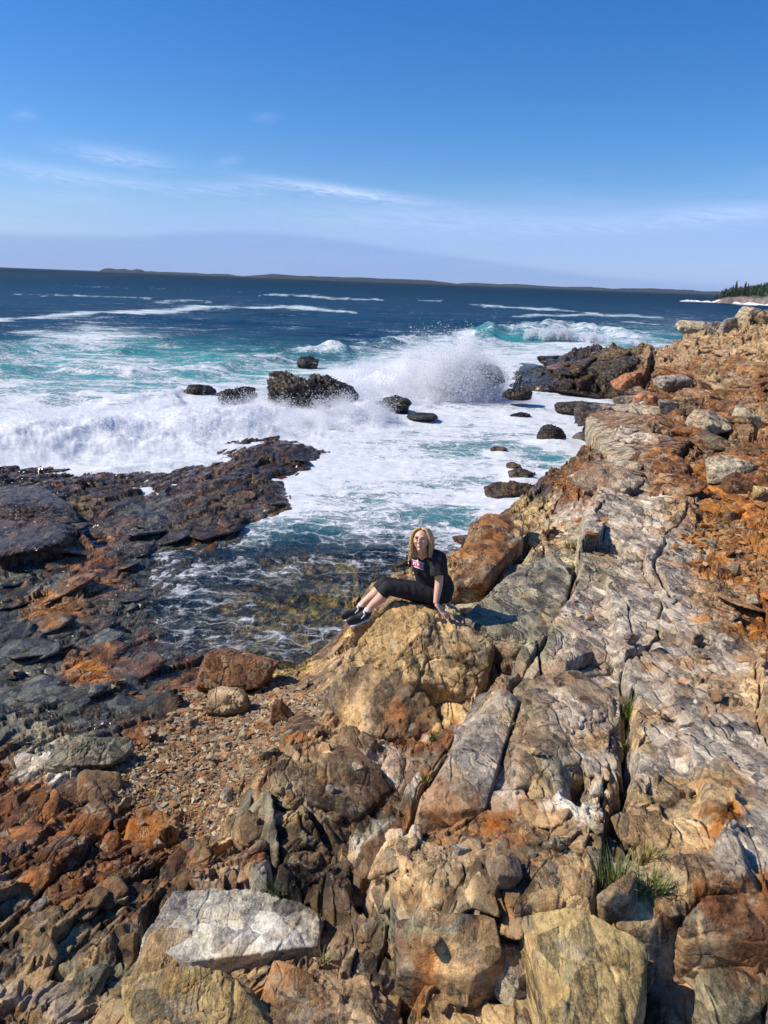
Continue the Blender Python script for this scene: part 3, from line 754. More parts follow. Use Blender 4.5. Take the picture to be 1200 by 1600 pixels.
def rock_co(P, n, seed, rough=1.0, sharp=70, strata=0.5, sdir=(0.9, 0.25, 0.35), cuts=15, lo=.84):
    """vertices of a fractured block around a convex outline given by world points"""
    P = np.array(P, float); c, N_, h = hull_planes(P); d, f = CS(n)
    rq = np.random.RandomState(seed+71); K_ = cuts; nn = rq.normal(size=(K_, 3)); nn /= np.linalg.norm(nn, axis=1)[:, None]
    sup = ((P-c)@nn.T).max(0); hk = sup*rq.uniform(lo, .99, K_); N_ = np.concatenate([N_, nn]); h = np.concatenate([h, np.maximum(hk, sup.min()*.5)])
    q = np.maximum(d@N_.T/h, 0); m = q.max(1); r = 1/(m*((q/m[:, None])**sharp).sum(1)**(1/sharp))
    v = c+d*r[:, None]; size = float(np.median(r)); s = 1/size
    X_, Y_, Z_ = (v[:, 0]*s*1.3+seed*7.1, v[:, 1]*s*1.3+seed*3.3, v[:, 2]*s*1.3)
    dsp = fbm3(X_, Y_, Z_, 3, seed)*0.04 + fbm3(X_*3, Y_*3, Z_*3, 4, seed+9, 0.6)*0.035
    cell = _h(np.floor(X_*1.9+fbm3(X_, Y_, Z_, 2, seed+3)*0.8), np.floor(Y_*2.4+0.5*X_), np.floor(Z_*2.6+0.6*Y_), seed)
    dsp = dsp+(cell-0.5)*0.06
    sd = np.array(sdir)/np.linalg.norm(sdir); t = (v@sd)*s*5.0+fbm3(X_*.6, Y_*.6, Z_*.6, 3, seed+5)*1.6
    dsp = dsp+strata*(saw(t, 0.8)-0.5)*0.07
    c2 = _h(np.floor(X_*5+fbm3(X_*2, Y_*2, Z_*2, 2, seed+4)*1.2+Y_), np.floor(Y_*5.5+X_*2), np.floor(Z_*6+Y_*1.5), seed+1); dsp = dsp+(c2-0.5)*0.045
    t2 = 1-np.abs(fbm3(X_*1.2, Y_*1.2, Z_*1.2, 3, seed+21)); dsp = dsp-sst(t2, 0.93, 0.995)*0.06
    v = v+d*(dsp*rough*size)[:, None]
    return v, f, c, size
def rand_hull(dims, seed, k=16, rot=0.0, tilt=(0, 0), pos=(0, 0, 0)):
    rs = np.random.RandomState(seed); p = rs.uniform(-1, 1, (k, 3)); p /= (np.max(np.abs(p), axis=1)[:, None]**0.85 if k < 20 else np.linalg.norm(p, axis=1)[:, None]*0.9); p *= np.array(dims)/2
    R_ = np.array(Matrix.Rotation(rot, 3, 'Z') @ Matrix.Rotation(tilt[0], 3, 'X') @ Matrix.Rotation(tilt[1], 3, 'Y'))
    return p@R_.T+np.array(pos)
def pal_cols(v, a, b, seed, s=3.0, bias=0.45):
    m = np.clip(bias+0.9*fbm3(v[:, 0]*s+seed, v[:, 1]*s, v[:, 2]*s, 4, seed, 0.6), 0, 1)[:, None]
    return (np.array(a)*(1-m)+np.array(b)*m)*0.92
def ground_col(x, y):
    t = np.clip((np.arctan2(x, y)-TH0)/(TH1-TH0)*(NC-1), 0, NC-1).astype(int); r = np.clip(np.interp(np.hypot(x, y), rad, np.arange(NR)), 0, NR-1).astype(int)
    return C[r, t], wet[r, t]
PMIX = {'orange': ((0.50,0.20,0.09),(0.40,0.15,0.06)), 'cream': ((0.55,0.47,0.33),(0.42,0.32,0.2)), 'tan': PAL['T'], 'grey': PAL['G'], 'red': PAL['R'], 'rust': PAL['O'],
        'black': ((0.03,0.028,0.025),(0.055,0.045,0.035)), 'white': ((0.66,0.63,0.56),(0.50,0.45,0.35)), 'yellow': ((0.62,0.46,0.20),(0.46,0.29,0.10)), 'greyg': PAL['g'], 'brown': ((0.12,0.06,0.035),(0.07,0.05,0.035)), 'pink': PAL['P']}
def boulder(name, label, cat, u, v, wpx, hpx, pal, seed, base=None, dist=None, depth=1.0, rot=0.0, rough=1.0, wetv=0.0, group=None, sink=0.25, n=None, k=16, tilt=(0,0)):
    """a loose rock whose foot stands at picture position (u, v), wpx by hpx big there"""
    if base is not None: p = PZ(u, v, base)
    elif dist is not None: p = PY(u, v, dist)
    else: p = GP(u, v)
    sl = math.sqrt(p[0]**2+p[1]**2+(p[2]-H)**2); w = wpx*sl/FPX; hh = hpx*sl/FPX
    pos = (p[0], p[1]+w*depth*0.4, p[2]+hh*(0.5-sink*0.5))
    hu = rand_hull((w*1.12, w*depth, hh*(1+sink)*1.1), seed, k, rot, tilt, (0,0,0))
    n = n or int(np.clip(max(wpx, hpx)*0.55, 8, 90))
    v_, f, c, s = rock_co(hu, n, seed, rough)
    o = mesh_np(name, v_, f, ROCK, cols=pal_cols(v_, *PMIX[pal], seed, 2.5/s*0.3+1.5), attrs={'wet': np.full(len(v_), wetv)})
    o.location = pos; tag(o, label, cat, group); return o

def hpt(u, v, s):
    if s > 0.6: return PY(u, v, s)
    p = GP(u, v); s = s*(0.6 if v > 1000 else 0.9); return np.array((0, 0, H))+(p-np.array((0, 0, H)))*(1-s)
# bedrock: angular blocks still joined to the shore, one sheet of rock with it
def outcrop():
    vs, fs, cs, ws = [], [], [], []; off = 0
    def add(P, n, seed, rough=1.0, strata=0.5, col=None, w=None, bias=0.45, ctint=1.0, sharp=70, cuts=15, lo=.84):
        nonlocal off
        v, f, c, s = rock_co(P, n, seed, rough, sharp, strata, cuts=cuts, lo=lo)
        if col is None:
            gc, gw = ground_col(v[:, 0], v[:, 1]); cc, _ = ground_col(c[0:1], c[1:2])
            m = np.clip(0.55+0.8*fbm3(v[:,0]*4, v[:,1]*4, v[:,2]*4, 3, seed), 0, 1)[:, None]; k = gc*(1-m)+cc*m; k = k*ctint*1.05
            wv_ = gw
        else:
            gc, gw = ground_col(v[:, 0], v[:, 1]); m = np.clip((.08 if col in ('white', 'yellow') else .3)+.8*fbm3(v[:,0]*3, v[:,1]*3, v[:,2]*3, 4, seed+2), 0, 1)[:, None]; k = pal_cols(v, *PMIX[col], seed, 4.0, bias)*(1-m)+gc*m; wv_ = np.full(len(v), 0.0)
        if w is not None: wv_ = np.full(len(v), w)
        vs.append(v); fs.append(f+off); cs.append(k); ws.append(wv_); off += len(v)
    rs = np.random.RandomState(5)
    ZN = [ # polygon-ish boxes in picture: u0,u1,v0,v1,count, size px range, flatness, strike angle
        (0, 1200, 1470, 1640, 30, (24, 90), 0.32, 15), (560, 1200, 1330, 1480, 14, (16, 50), 0.25, 15), (0, 620, 1340, 1480, 32, (18, 70), 0.30, 15), (0, 260, 1180, 1340, 44, (20, 65), 0.35, None),
        (390, 640, 1160, 1350, 30, (16, 60), 0.4, 20), (640, 1200, 1180, 1330, 14, (20, 60), 0.25, 20), (0, 430, 800, 1120, 120, (18, 70), 0.12, 26), (330, 480, 715, 800, 16, (16, 40), 0.2, 22),
        (930, 1200, 560, 800, 90, (18, 60), 0.45, -35), (700, 860, 790, 960, 14, (20, 60), 0.5, None), (900, 1200, 510, 600, 40, (14, 45), 0.45, -30), (800, 960, 560, 620, 22, (14, 40), 0.4, None), (1000, 1200, 690, 800, 26, (25, 70), 0.5, -35), (1000, 1200, 900, 1200, 22, (20, 60), 0.15, -21)]
    for u0, u1, v0, v1, cnt, (s0, s1), fl, stk in ZN:
        for _ in range(cnt):
            u = rs.uniform(u0, u1); v = rs.uniform(v0, v1); px = rs.uniform(0, 1)**1.6*(s1-s0)+s0
            p = GP(u, v); gm = float(lookup(mask_of('V'), CROWS, np.array([u]), np.array([v]))[0])
            if gm > 0.18 or p[2] < -0.25: continue
            if 215 < u < 610 and 850 < v < 1050: continue
            sl = math.sqrt(p[0]**2+p[1]**2+(p[2]-H)**2); w = px*sl/FPX
            yaw = -math.radians(stk if stk is not None else rs.uniform(-40, 40)) + rs.normal(0, 0.2)
            P = rand_hull((w, w*rs.uniform(1.2, 2.4), w*fl*rs.uniform(0.7, 1.3)), rs.randint(1e6), 14, yaw, (rs.normal(0, 0.12), rs.normal(0.12 if u < 600 else -0.08, 0.15)), (p[0], p[1], p[2]-w*fl*0.22))
            add(P, int(np.clip(px*0.42, 8, 56)), rs.randint(1e5), 1.0, 0.7, ctint=rs.uniform(0.7, 1.35))
    # the large bedrock masses that can be told apart, by surveyed corners (u, v, distance)
    def Q(L, zb=None, drop=1.2):
        P = [hpt(*q) for q in L]; 
        if zb is not None: P += [np.array((p[0], p[1]+0.05, zb)) for p in P]
        return P
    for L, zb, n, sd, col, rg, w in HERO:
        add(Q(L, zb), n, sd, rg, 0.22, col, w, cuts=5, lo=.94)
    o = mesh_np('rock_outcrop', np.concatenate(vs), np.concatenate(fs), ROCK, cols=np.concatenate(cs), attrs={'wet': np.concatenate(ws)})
    tag(o, kind='structure')
    return o
HERO = [
 # the tall rock she sits on
 ([(608,940,6.55),(640,932,6.95),(700,958,6.6),(775,1006,6.25),(572,985,6.4),(660,952,6.35),(520,1052,6.4),(640,1060,5.65),(735,1085,5.65),(760,1050,5.9),(512,1085,6.3),(740,985,6.8)], 0.9, 100, 11, None, 0.55, 0.0),
 ([(505,1090,6.2),(560,1150,5.4),(640,1150,5.3),(700,1140,5.4),(640,1040,5.8),(530,1040,6.2)], 0.8, 70, 12, None, 0.8, 0.0),
 # tan ledge behind her knees
 ([(578,905,7.9),(640,895,8.1),(700,905,8.0),(556,950,7.5),(600,945,7.3),(548,975,7.3)], 0.0, 50, 13, 'tan', 0.7, 0.0),
 # orange overhang by the water
 ([(722,862,9.6),(735,822,10.2),(760,800,10.6),(815,800,10.6),(820,840,9.7),(730,885,9.0),(700,925,8.2),(760,900,8.2)], 0.3, 60, 14, 'rust', 0.8, 0.0),
 # slab blocks to the right of her
 ([(722,965,6.6),(790,900,7.9),(870,860,8.7),(895,900,7.9),(880,960,6.9),(800,1015,6.1),(850,1000,6.2)], 1.2, 90, 15, 'greyg', 0.35, 0.0),
 ([(748,1085,.05),(790,1075,.03),(812,1090,.03),(782,1190,.03),(700,1190,.06),(652,1270,.07),(760,1260,.03)], 1.5, 100, 16, 'grey', 0.3, 0.0),
 ([(826,1060,.03),(900,1050,.02),(960,1090,.03),(975,1190,.03),(900,1230,.04),(800,1230,.04),(786,1190,.03)], 1.7, 90, 17, 'tan', 0.5, 0.0),
 # dark slabs left of the ridge
 ([(448,1125,.08),(470,1110,.07),(560,1170,.03),(620,1230,.02),(560,1280,.02),(440,1190,.08),(415,1230,.06)], 0.8, 80, 18, 'brown', 0.5, 0.0),
 ([(360,1300,.05),(385,1230,.06),(425,1240,.03),(438,1330,.04),(430,1375,.04),(370,1320,.05)], 0.7, 50, 19, 'greyg', 0.35, 0.0),
 # bright white ledge
 ([(215,1478,.05),(270,1405,.03),(380,1395,.025),(470,1418,.02),(505,1440,.03),(500,1478,.05),(300,1500,.06)], 1.4, 120, 20, 'white', 0.4, 0.0),
 # ochre block with the flat face
 ([(815,1432,.03),(900,1418,.03),(1012,1488,.05),(1008,1600,.11),(985,1640,.13),(868,1640,.12),(850,1510,.08)], 1.8, 110, 24, 'yellow', 0.3, 0.0),
 ([(1060,1450,.02),(1100,1405,.02),(1200,1390,.02),(1260,1420,.02),(1230,1470,.04),(1070,1480,.04)], 1.9, 90, 26, 'rust', 0.9, 0.0),
 # flat face under the pink grey knobs, its shade put into the dark brown
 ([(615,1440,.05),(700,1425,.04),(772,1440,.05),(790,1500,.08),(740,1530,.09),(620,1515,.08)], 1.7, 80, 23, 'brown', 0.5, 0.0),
 # wet rock on the far left, its shadowed front also put into the dark colour
 ([(-60,785,.03),(0,758,.03),(60,758,.03),(112,788,.03),(125,820,.05),(95,850,.06),(0,870,.07),(-60,850,.07)], 0.1, 90, 27, 'brown', 1.6, 0.75),
 # tilted striped block on the right shore
 ([(912,665,.02),(950,640,.02),(1030,650,.02),(1085,690,.03),(1050,720,.04),(1000,725,.05),(920,690,.04)], 0.6, 90, 28, 'rust', 0.8, 0.0),
 ([(915,655,.03),(935,648,.03),(1010,715,.065),(1000,735,.06),(960,725,.06),(912,690,.05)], 0.6, 70, 29, 'cream', 1.1, 0.0),
 ([(900,575,.02),(930,548,.02),(985,542,.02),(1000,560,.02),(960,590,.02)], 0.1, 50, 30, 'black', 1.2, 0.6),
 ([(790,598,.01),(830,585,.01),(870,585,.01),(900,600,.02),(850,618,.02),(800,612,.01)], -0.3, 50, 31, 'black', 1.0, 0.7),
 # nearest ledges along the bottom edge
 ([(420,1565,.05),(470,1530,.04),(570,1525,.04),(610,1570,.05),(590,1640,.08),(430,1640,.08)], 1.6, 80, 33, 'pink', 0.9, 0.0),
]
outcrop()

B = boulder
B('sea_rock', 'tall black wet rock breaking the surf left of centre', 'sea rock', 452, 646, 72, 58, 'black', 101, dist=29, rough=1.8, wetv=.7, depth=.9, k=15)
B('sea_rock', 'low dark wet rock with water streaming off, right beside the tall black one', 'sea rock', 516, 643, 84, 44, 'black', 102, dist=29.3, rough=1.8, wetv=.7, depth=.8, k=17, tilt=(0,.35))
B('sea_rock', 'small dark rock tip in the surf, leftmost of the broken row', 'sea rock', 307, 622, 42, 18, 'black', 103, dist=33, rough=1.3, wetv=.8, k=21)
B('sea_rock', 'flat dark rock with foam running over it in the surf row', 'sea rock', 372, 638, 60, 28, 'black', 104, dist=30, rough=1.9, wetv=.7, k=14, tilt=(0,-.2))
B('sea_rock', 'tiny black rock poking out of the white surf far left', 'sea rock', 192, 640, 20, 8, 'black', 105, dist=31, wetv=.8, k=21, rough=1.7)
B('sea_rock', 'small dark rock alone in turquoise water beyond the surf', 'sea rock', 480, 575, 32, 16, 'black', 106, dist=45, wetv=.8, k=21, rough=1.7)
B('sea_rock', 'dark wedge rock at the foot of the big splash', 'sea rock', 614, 646, 56, 22, 'black', 107, dist=30, wetv=.8, k=21, rough=1.7)
B('sea_rock', 'thin dark rock awash just right of the wedge rock', 'sea rock', 660, 658, 44, 10, 'black', 108, dist=28.5, wetv=.8, k=21, rough=1.7)
B('sea_rock', 'dark ragged rock behind the spray of the big splash', 'sea rock', 760, 612, 60, 34, 'black', 109, dist=35.5, rough=1.3, wetv=.8, k=21)
B('sea_rock', 'low dark rock off the tip of the rocky point', 'sea rock', 812, 625, 44, 16, 'black', 110, dist=33.5, wetv=.8, k=21, rough=1.7)
B('sea_rock', 'small reddish brown rock in the foamy cove', 'sea rock', 781, 710, 26, 10, 'brown', 111, base=-.03, wetv=.6, k=21, rough=1.7)
B('sea_rock', 'small rock wedge, upper of two close together in the cove', 'sea rock', 805, 738, 30, 12, 'brown', 112, base=-.03, wetv=.6, k=21, rough=1.7)
B('sea_rock', 'brown humped rock, lower of two close together in the cove', 'sea rock', 815, 752, 38, 14, 'brown', 113, base=-.03, wetv=.6, k=21, rough=1.7)
B('sea_rock', 'broad brown rock lying low in the cove beside the shore', 'sea rock', 806, 786, 92, 24, 'brown', 114, base=-.05, wetv=.5, depth=.6, k=24, rough=1.6)
B('sea_rock', 'dark green black rock block against the right shore of the cove', 'sea rock', 866, 694, 42, 24, 'black', 115, base=-.03, wetv=.6, k=21, rough=1.7)
B('sea_rock', 'flat dark rock slab near the inlet mouth', 'sea rock', 815, 655, 30, 8, 'black', 116, base=-.03, wetv=.8, k=21, rough=1.7)
B('sea_rock', 'dark flat rock sticking out into the inlet below the orange stones', 'sea rock', 915, 650, 90, 16, 'black', 117, base=.0, wetv=.5, depth=.6, k=21, rough=1.7)
B('boulder', 'large smooth orange boulder at the head of the inlet', 'boulder', 988, 612, 46, 24, 'orange', 121, rough=.5, sink=.15)
B('boulder', 'flat orange stone below the large orange boulder', 'boulder', 1010, 628, 30, 12, 'orange', 122, rough=.5)
B('boulder', 'small round orange stone, nearest of the orange ones', 'boulder', 1024, 641, 26, 18, 'orange', 123, rough=.5)
B('boulder', 'long pale grey boulder to the right of the orange boulders', 'boulder', 1055, 612, 46, 18, 'grey', 124, rough=.6)
B('boulder', 'small grey stone between the orange stone and the striped block', 'boulder', 1042, 652, 30, 20, 'grey', 125, rough=.8)
B('boulder', 'long cream boulder lying above the red slabs', 'boulder', 1135, 680, 74, 24, 'cream', 126, rough=.7)
B('boulder', 'cream split boulder at the right edge above the red slabs', 'boulder', 1185, 672, 50, 30, 'cream', 127, rough=.8)
B('boulder', 'flat cream rock slab resting on top of the dark red block', 'boulder', 1148, 754, 66, 26, 'cream', 128, rough=.5, tilt=(.1,-.1), sink=.1, k=12)
B('boulder', 'dark red squarish block under the flat cream slab', 'boulder', 1168, 778, 46, 34, 'red', 129, rough=.4, k=12)
B('boulder', 'small yellow stone beside the dark red block', 'boulder', 1195, 785, 26, 16, 'yellow', 130, rough=.6)
B('boulder', 'tallest upright tan boulder on the skyline at right', 'boulder', 1174, 519, 34, 34, 'cream', 131, dist=38.5, rough=.5, sink=.1, k=22)
B('boulder', 'rounded grey tan boulder leaning on the tallest skyline boulder', 'boulder', 1148, 523, 36, 22, 'grey', 132, dist=39, rough=.6, sink=.1)
B('boulder', 'pale blocky boulder, leftmost of the skyline group', 'boulder', 1083, 525, 44, 19, 'cream', 133, dist=41, rough=.5, sink=.1)
B('boulder', 'dark cleft boulder between the blocky and the rounded skyline boulders', 'boulder', 1114, 525, 32, 18, 'grey', 134, dist=40.5, rough=1.0, sink=.1)
B('boulder', 'boulder cut by the right edge of the view on the skyline', 'boulder', 1204, 512, 34, 22, 'tan', 135, dist=38, rough=.6, sink=.1)
B('boulder', 'rounded glossy rust red boulder sunk in the gravel by the tide pool', 'boulder', 366, 1088, 135, 50, 'rust', 136, rough=.55, wetv=.35, depth=.75, sink=.3, k=22)
B('boulder', 'cream and grey rock at the foot of the rust red boulder', 'boulder', 348, 1122, 62, 28, 'tan', 137, rough=1.1, k=24)
B('loose_stone', 'rust coloured stone lying on the gravel below the sitting woman', 'stone', 441, 1130, 34, 26, 'rust', 138, rough=.6)
B('loose_stone', 'small white stone set in a hollow of the grey slab', 'stone', 934, 1246, 20, 16, 'white', 139, rough=.3, k=30)
B('boulder', 'bright cream wedge of rock in the gap between the ochre block and the brown block', 'boulder', 822, 1570, 92, 40, 'cream', 140, rough=.3, tilt=(.3,.1), k=12)
B('boulder', 'ochre yellow rounded boulder at the very bottom left of centre', 'boulder', 308, 1632, 200, 52, 'yellow', 141, rough=.8, depth=.35, k=16)
B('boulder', 'tan block with orange cap beside the tall grass tuft', 'boulder', 966, 1432, 55, 44, 'tan', 142, rough=.5)
B('boulder', 'pale greenish rock lying by the dark hollow at the left edge', 'boulder', 128, 1212, 96, 22, 'greyg', 143, rough=1.1, k=14)
B('boulder', 'rounded rusty knob beside the pink grey rocks', 'boulder', 790, 1395, 46, 36, 'pink', 144, rough=.6)
LS = [(300,1140),(232,1160),(275,1255),(215,1300),(330,1200),(420,1190),(355,1255),(190,1270),(250,1330),(380,1160),(480,1075),(1100,1030),(1130,1050),(1090,1010),(1045,1130),(990,1010),(1120,1100),(840,1190),(870,1330),(1080,1250),(930,1310),(720,1340),(700,1260),(560,1215),(1150,900),(1120,860),(1180,950),(520,1250),(60,1430),(190,1420)]
rs = np.random.RandomState(3)
for i, (u, v) in enumerate(LS):
    s = rs.uniform(12, 26)
    ing = u < 500 and v < 1340
    B('loose_stone', 'fist sized angular stone lying on the gravel patch' if ing else 'fist sized angular stone lying loose on the bedrock', 'stone', u, v, s, s*rs.uniform(.5,.8), ['cream','tan','grey','pink'][rs.randint(4)], 300+i, rough=.5, k=10,
      group='loose stones on the gravel' if ing else 'loose stones on the bedrock', rot=rs.uniform(0,3), sink=.05)

# ------------------------------------------------------------ gravel
def gravel():
    rs = np.random.RandomState(8); X0 = []
    tmpl = []
    for k in range(10):
        P = rand_hull((1, 0.75, 0.5), 900+k, 9); bm = bmesh.new()
        for p in P: bm.verts.new([float(c) for c in p])
        bmesh.ops.convex_hull(bm, input=bm.verts); bmesh.ops.delete(bm, geom=[q for q in bm.verts if not q.link_faces], context='VERTS')
        bmesh.ops.triangulate(bm, faces=bm.faces); bm.verts.index_update()
        tmpl.append((np.array([q.co[:] for q in bm.verts]), np.array([[q.index for q in f.verts] for f in bm.faces]))); bm.free()
    gm = grav.copy(); rows, colsn = gm.shape
    wgt = (gm > 0.38)*gm*RR*RR*np.gradient(np.log(rad))[:, None]; wgt[Z < -0.12] = 0
    # thin scatter of chips elsewhere on the dry rock
    wgt2 = (gm <= 0.38)*(Z > 0.25)*RR*RR*np.gradient(np.log(rad))[:, None]*sst(fbm(X*0.9+3, Y*0.9, 4, 301), 0.05, 0.4)*(RR < 22)
    pr = wgt.ravel()/wgt.sum(); pr2 = wgt2.ravel()/wgt2.sum()
    near = (UU < 700).ravel()
    a = pr*near; a /= a.sum(); b = pr*(~near); b /= b.sum()
    idx = np.concatenate([rs.choice(len(pr), 13000, p=a), rs.choice(len(pr), 7000, p=b), rs.choice(len(pr), 3200, p=pr2)])
    vs, fs, cs, ws = [], [], [], []; off = 0
    base = np.array([(0.40,0.27,0.15),(0.46,0.36,0.24),(0.30,0.17,0.09),(0.36,0.17,0.06),(0.22,0.15,0.10),(0.50,0.44,0.34),(0.27,0.24,0.20)])
    Xf, Yf, Zf, Wf = X.ravel(), Y.ravel(), Z.ravel(), wet.ravel(); Vf = VV.ravel(); Rf = RR.ravel()
    for j, q in enumerate(idx):
        tv, tf = tmpl[j % 10]
        s = (0.013+0.055*rs.rand()**4)*(1.25 if j >= 20000 else 1.0)*np.clip(Rf[q]/6, 0.8, 1.7)
        an = rs.rand(3)*6.28; ca_, sa_ = math.cos(an[0]), math.sin(an[0]); tx = (rs.rand()-.5)*1.2
        R_ = np.array([[ca_,-sa_,0],[sa_,ca_,0],[0,0,1]])@np.array([[1,0,0],[0,math.cos(tx),-math.sin(tx)],[0,math.sin(tx),math.cos(tx)]])
        p = (tv*s*1.35)@R_.T+np.array((Xf[q]+(rs.rand()-.5)*0.02, Yf[q]+(rs.rand()-.5)*0.02, Zf[q]+s*0.12))
        vs.append(p); fs.append(tf+off); off += len(p); c = base[rs.randint(7)]*rs.uniform(0.5, 1.12)*np.array((1.0, .95, .82))
        if Xf[q] > 2.5: c = c*np.array((1.05, 0.8, 0.5))
        if Zf[q] < 0.30 and Xf[q] < 1: c = c*np.array((0.55,0.38,0.34))
        cs.append(np.tile(c, (len(p), 1))); ws.append(np.full(len(p), 0.7*sst(np.array(Zf[q]), 0.35, 0.1)))
    o = mesh_np('gravel', np.concatenate(vs), np.concatenate(fs), PEB, cols=np.concatenate(cs), attrs={'wet': np.concatenate(ws)}, smooth=False)
    tag(o, 'tan and rust coloured angular gravel filling the hollows between the rocks', 'gravel', kind='stuff')
def peb_material():
    t = NT('pebble'); b = t.n('BsdfPrincipled'); g = t.n('NewGeometry').outputs['Position']
    c = t.mix(1.0, t.attr('col', True), t.mix(t.noise(g, 90, 3).outputs[0], (0.6,0.6,0.6,1), (1.35,1.35,1.35,1)), 'MULTIPLY')
    t.L.new(c, b.inputs['Base Color']); t.L.new(t.rng(t.attr('wet'), 0, 1, .8, .3), b.inputs['Roughness']); t.L.new(b.outputs[0], t.out.inputs[0]); return t.mat
PEB = peb_material()
gravel()

# ------------------------------------------------------------ grass tufts in the cracks
def grass_mat(name, c):
    t = NT(name); b = t.n('BsdfPrincipled'); g = t.n('NewGeometry').outputs['Position']
    col = t.mix(t.noise(g, 40, 2).outputs[0], (c[0]*.6, c[1]*.6, c[2]*.5, 1), (c[0]*1.5, c[1]*1.4, c[2]*1.2, 1)); col = t.mix(t.rng(t.noise(g, 70, 1).outputs[0], .52, .6), col, (0.30, 0.24, 0.11, 1))
    t.L.new(col, b.inputs['Base Color']); b.inputs['Roughness'].default_value = .55
    b.inputs['Transmission Weight'].default_value = 0.0; t.L.new(b.outputs[0], t.out.inputs[0]); return t.mat
GR1 = grass_mat('grass_blade', (0.085, 0.15, 0.025)); GR2 = grass_mat('dry_grass_blade', (0.20, 0.20, 0.06))
def tuft(label, u, v, wpx, hpx, n, mat=None, seed=0, name='grass_tuft'):
    p = GP(u, v); sl = math.sqrt(p[0]**2+p[1]**2+(p[2]-H)**2); w = wpx*sl/FPX; h = hpx*sl/FPX; rs = np.random.RandomState(seed+50); vs = []; fs = []
    for i in range(n):
        a = rs.rand()*6.28; rr = w*0.33*math.sqrt(rs.rand()); bx, by = rr*math.cos(a), rr*math.sin(a)*0.7
        L = h*rs.uniform(.55, 1.15); lean = rs.uniform(.1, .75); la = a+rs.normal(0, .7); bw = max(0.0022, 0.0011*sl)*rs.uniform(.7, 1.2)
        px, py = -math.sin(la), math.cos(la); k0 = len(vs)
        for s in range(5):
            t = s/4; hx = lean*L*t*t*0.8; z = L*t*(1-0.25*lean*t); ww = bw*(1-t*0.92)
            cx, cy = bx+hx*math.cos(la), by+hx*math.sin(la)
            vs += [(cx+px*ww, cy+py*ww, z-0.02), (cx-px*ww, cy-py*ww, z-0.02)]
        for s in range(4): fs.append((k0+2*s, k0+2*s+1, k0+2*s+3, k0+2*s+2))
    o = mesh_np(name, vs, fs, mat or GR1); o.location = p; tag(o, label, 'grass tuft'); return o
tuft('tall dark green grass tuft in the crack above the ochre block', 958, 1392, 70, 62, 150, seed=1)
tuft('spreading light green grass tuft right of the tall dark one', 1015, 1392, 62, 40, 110, seed=2)
tuft('thin yellow green grass growing behind the tall dark tuft', 1010, 1345, 50, 40, 70, GR2, seed=3)
tuft('small bright green tuft in the cleft above the white ledge', 434, 1396, 34, 26, 90, seed=4)
tuft('round olive tuft between the two grey slab blocks', 782, 1150, 44, 40, 120, GR2, seed=5)
tuft('low green tuft under the brown side of the rock she sits on', 680, 1156, 26, 16, 50, seed=6)
tuft('short green tuft lower in the long slab crack', 874, 955, 22, 18, 50, seed=7)
tuft('green tuft midway along the long slab crack', 880, 915, 26, 26, 60, GR2, seed=8)
tuft('topmost small tuft in the long slab crack', 890, 858, 26, 18, 50, GR2, seed=9)
tuft('dark tuft deep in the black crack of the right slab', 984, 1120, 34, 40, 80, seed=10)
tuft('thin tuft lower down the black crack of the right slab', 980, 1175, 22, 40, 50, seed=11)
tuft('sparse green tuft in the shade just right of her hand', 722, 946, 24, 14, 50, seed=12)
tuft('faint green tuft at the bottom beside the pink grey rock', 506, 1512, 24, 30, 30, GR2, seed=13)
tuft('pale dry tuft left of the long grey slab edge', 664, 1225, 20, 26, 40, GR2, seed=14)
tuft('tiny dry tuft on the orange overhang', 780, 845, 22, 14, 40, GR2, seed=15)
# ------------------------------------------------------------ far islands, headland and its conifers
def far_material(name, c1, c2, sc):
    t = NT(name); b = t.n('BsdfPrincipled'); g = t.n('NewGeometry').outputs['Position']
    t.L.new(t.mix(t.rng(t.noise(g, sc, 4, .6).outputs[0], .35, .65), (*c1, 1), (*c2, 1)), b.inputs['Base Color']); b.inputs['Roughness'].default_value = .9
    t.L.new(b.outputs[0], t.out.inputs[0]); return t.mat
FOREST = far_material('haze_tinted_forest', (0.003,0.012,0.025), (0.006,0.018,0.032), 0.02)  # bluish base colour stands in for haze over the far trees
def island(name, label, u0, u1, hpx, dist, seed, depth=500):
    n = 220; t = np.linspace(0, 1, n)
    us = u0+(u1-u0)*t; base = np.array([PZ(u, 600, 0) for u in us]); az = np.arctan2(base[:,0], base[:,1])
    prof = np.clip(np.minimum(t, 1-t)*7, 0, 1)**0.6*(0.72+0.35*fbm(t*4+seed, t*0+seed, 4, seed)); hh = hpx*dist/FPX*prof+H*0
    trees = np.abs(fbm(t*70, t*0+3, 3, seed+4))*hpx*0.22*dist/FPX*prof
    co = []; rows = 7
    for k in range(rows):
        s = k/(rows-1); zz = math.sin(math.pi*min(1, s*1.35)/2.0) if s < .74 else 1-(s-.74)/.26
        d = dist+depth*s
        z = np.where(np.full(n, k == 0), -2.0, hh*zz+(trees*(0.4+0.6*_h(np.arange(n), np.full(n, k), 0, seed)) if 0 < k < rows-1 else 0))
        if k == rows-1: z = np.full(n, -2.0)
        co.append(np.stack([np.sin(az)*d/np.cos(az*0), np.cos(az)*d, z], -1))
    o = mesh_np(name, np.concatenate(co), grid_faces(rows, n), FOREST); tag(o, kind='structure'); return o
island('far_island_hill', '', 168, 242, 7, 5200, 401)
island('far_island_hill', '', 215, 385, 4.5, 6200, 402)
island('far_island_hill', '', 378, 712, 8, 5000, 403)
island('far_island_hill', '', 690, 960, 5.5, 6500, 404, 700)
island('far_island_hill', '', 915, 1180, 7, 6000, 405, 700)
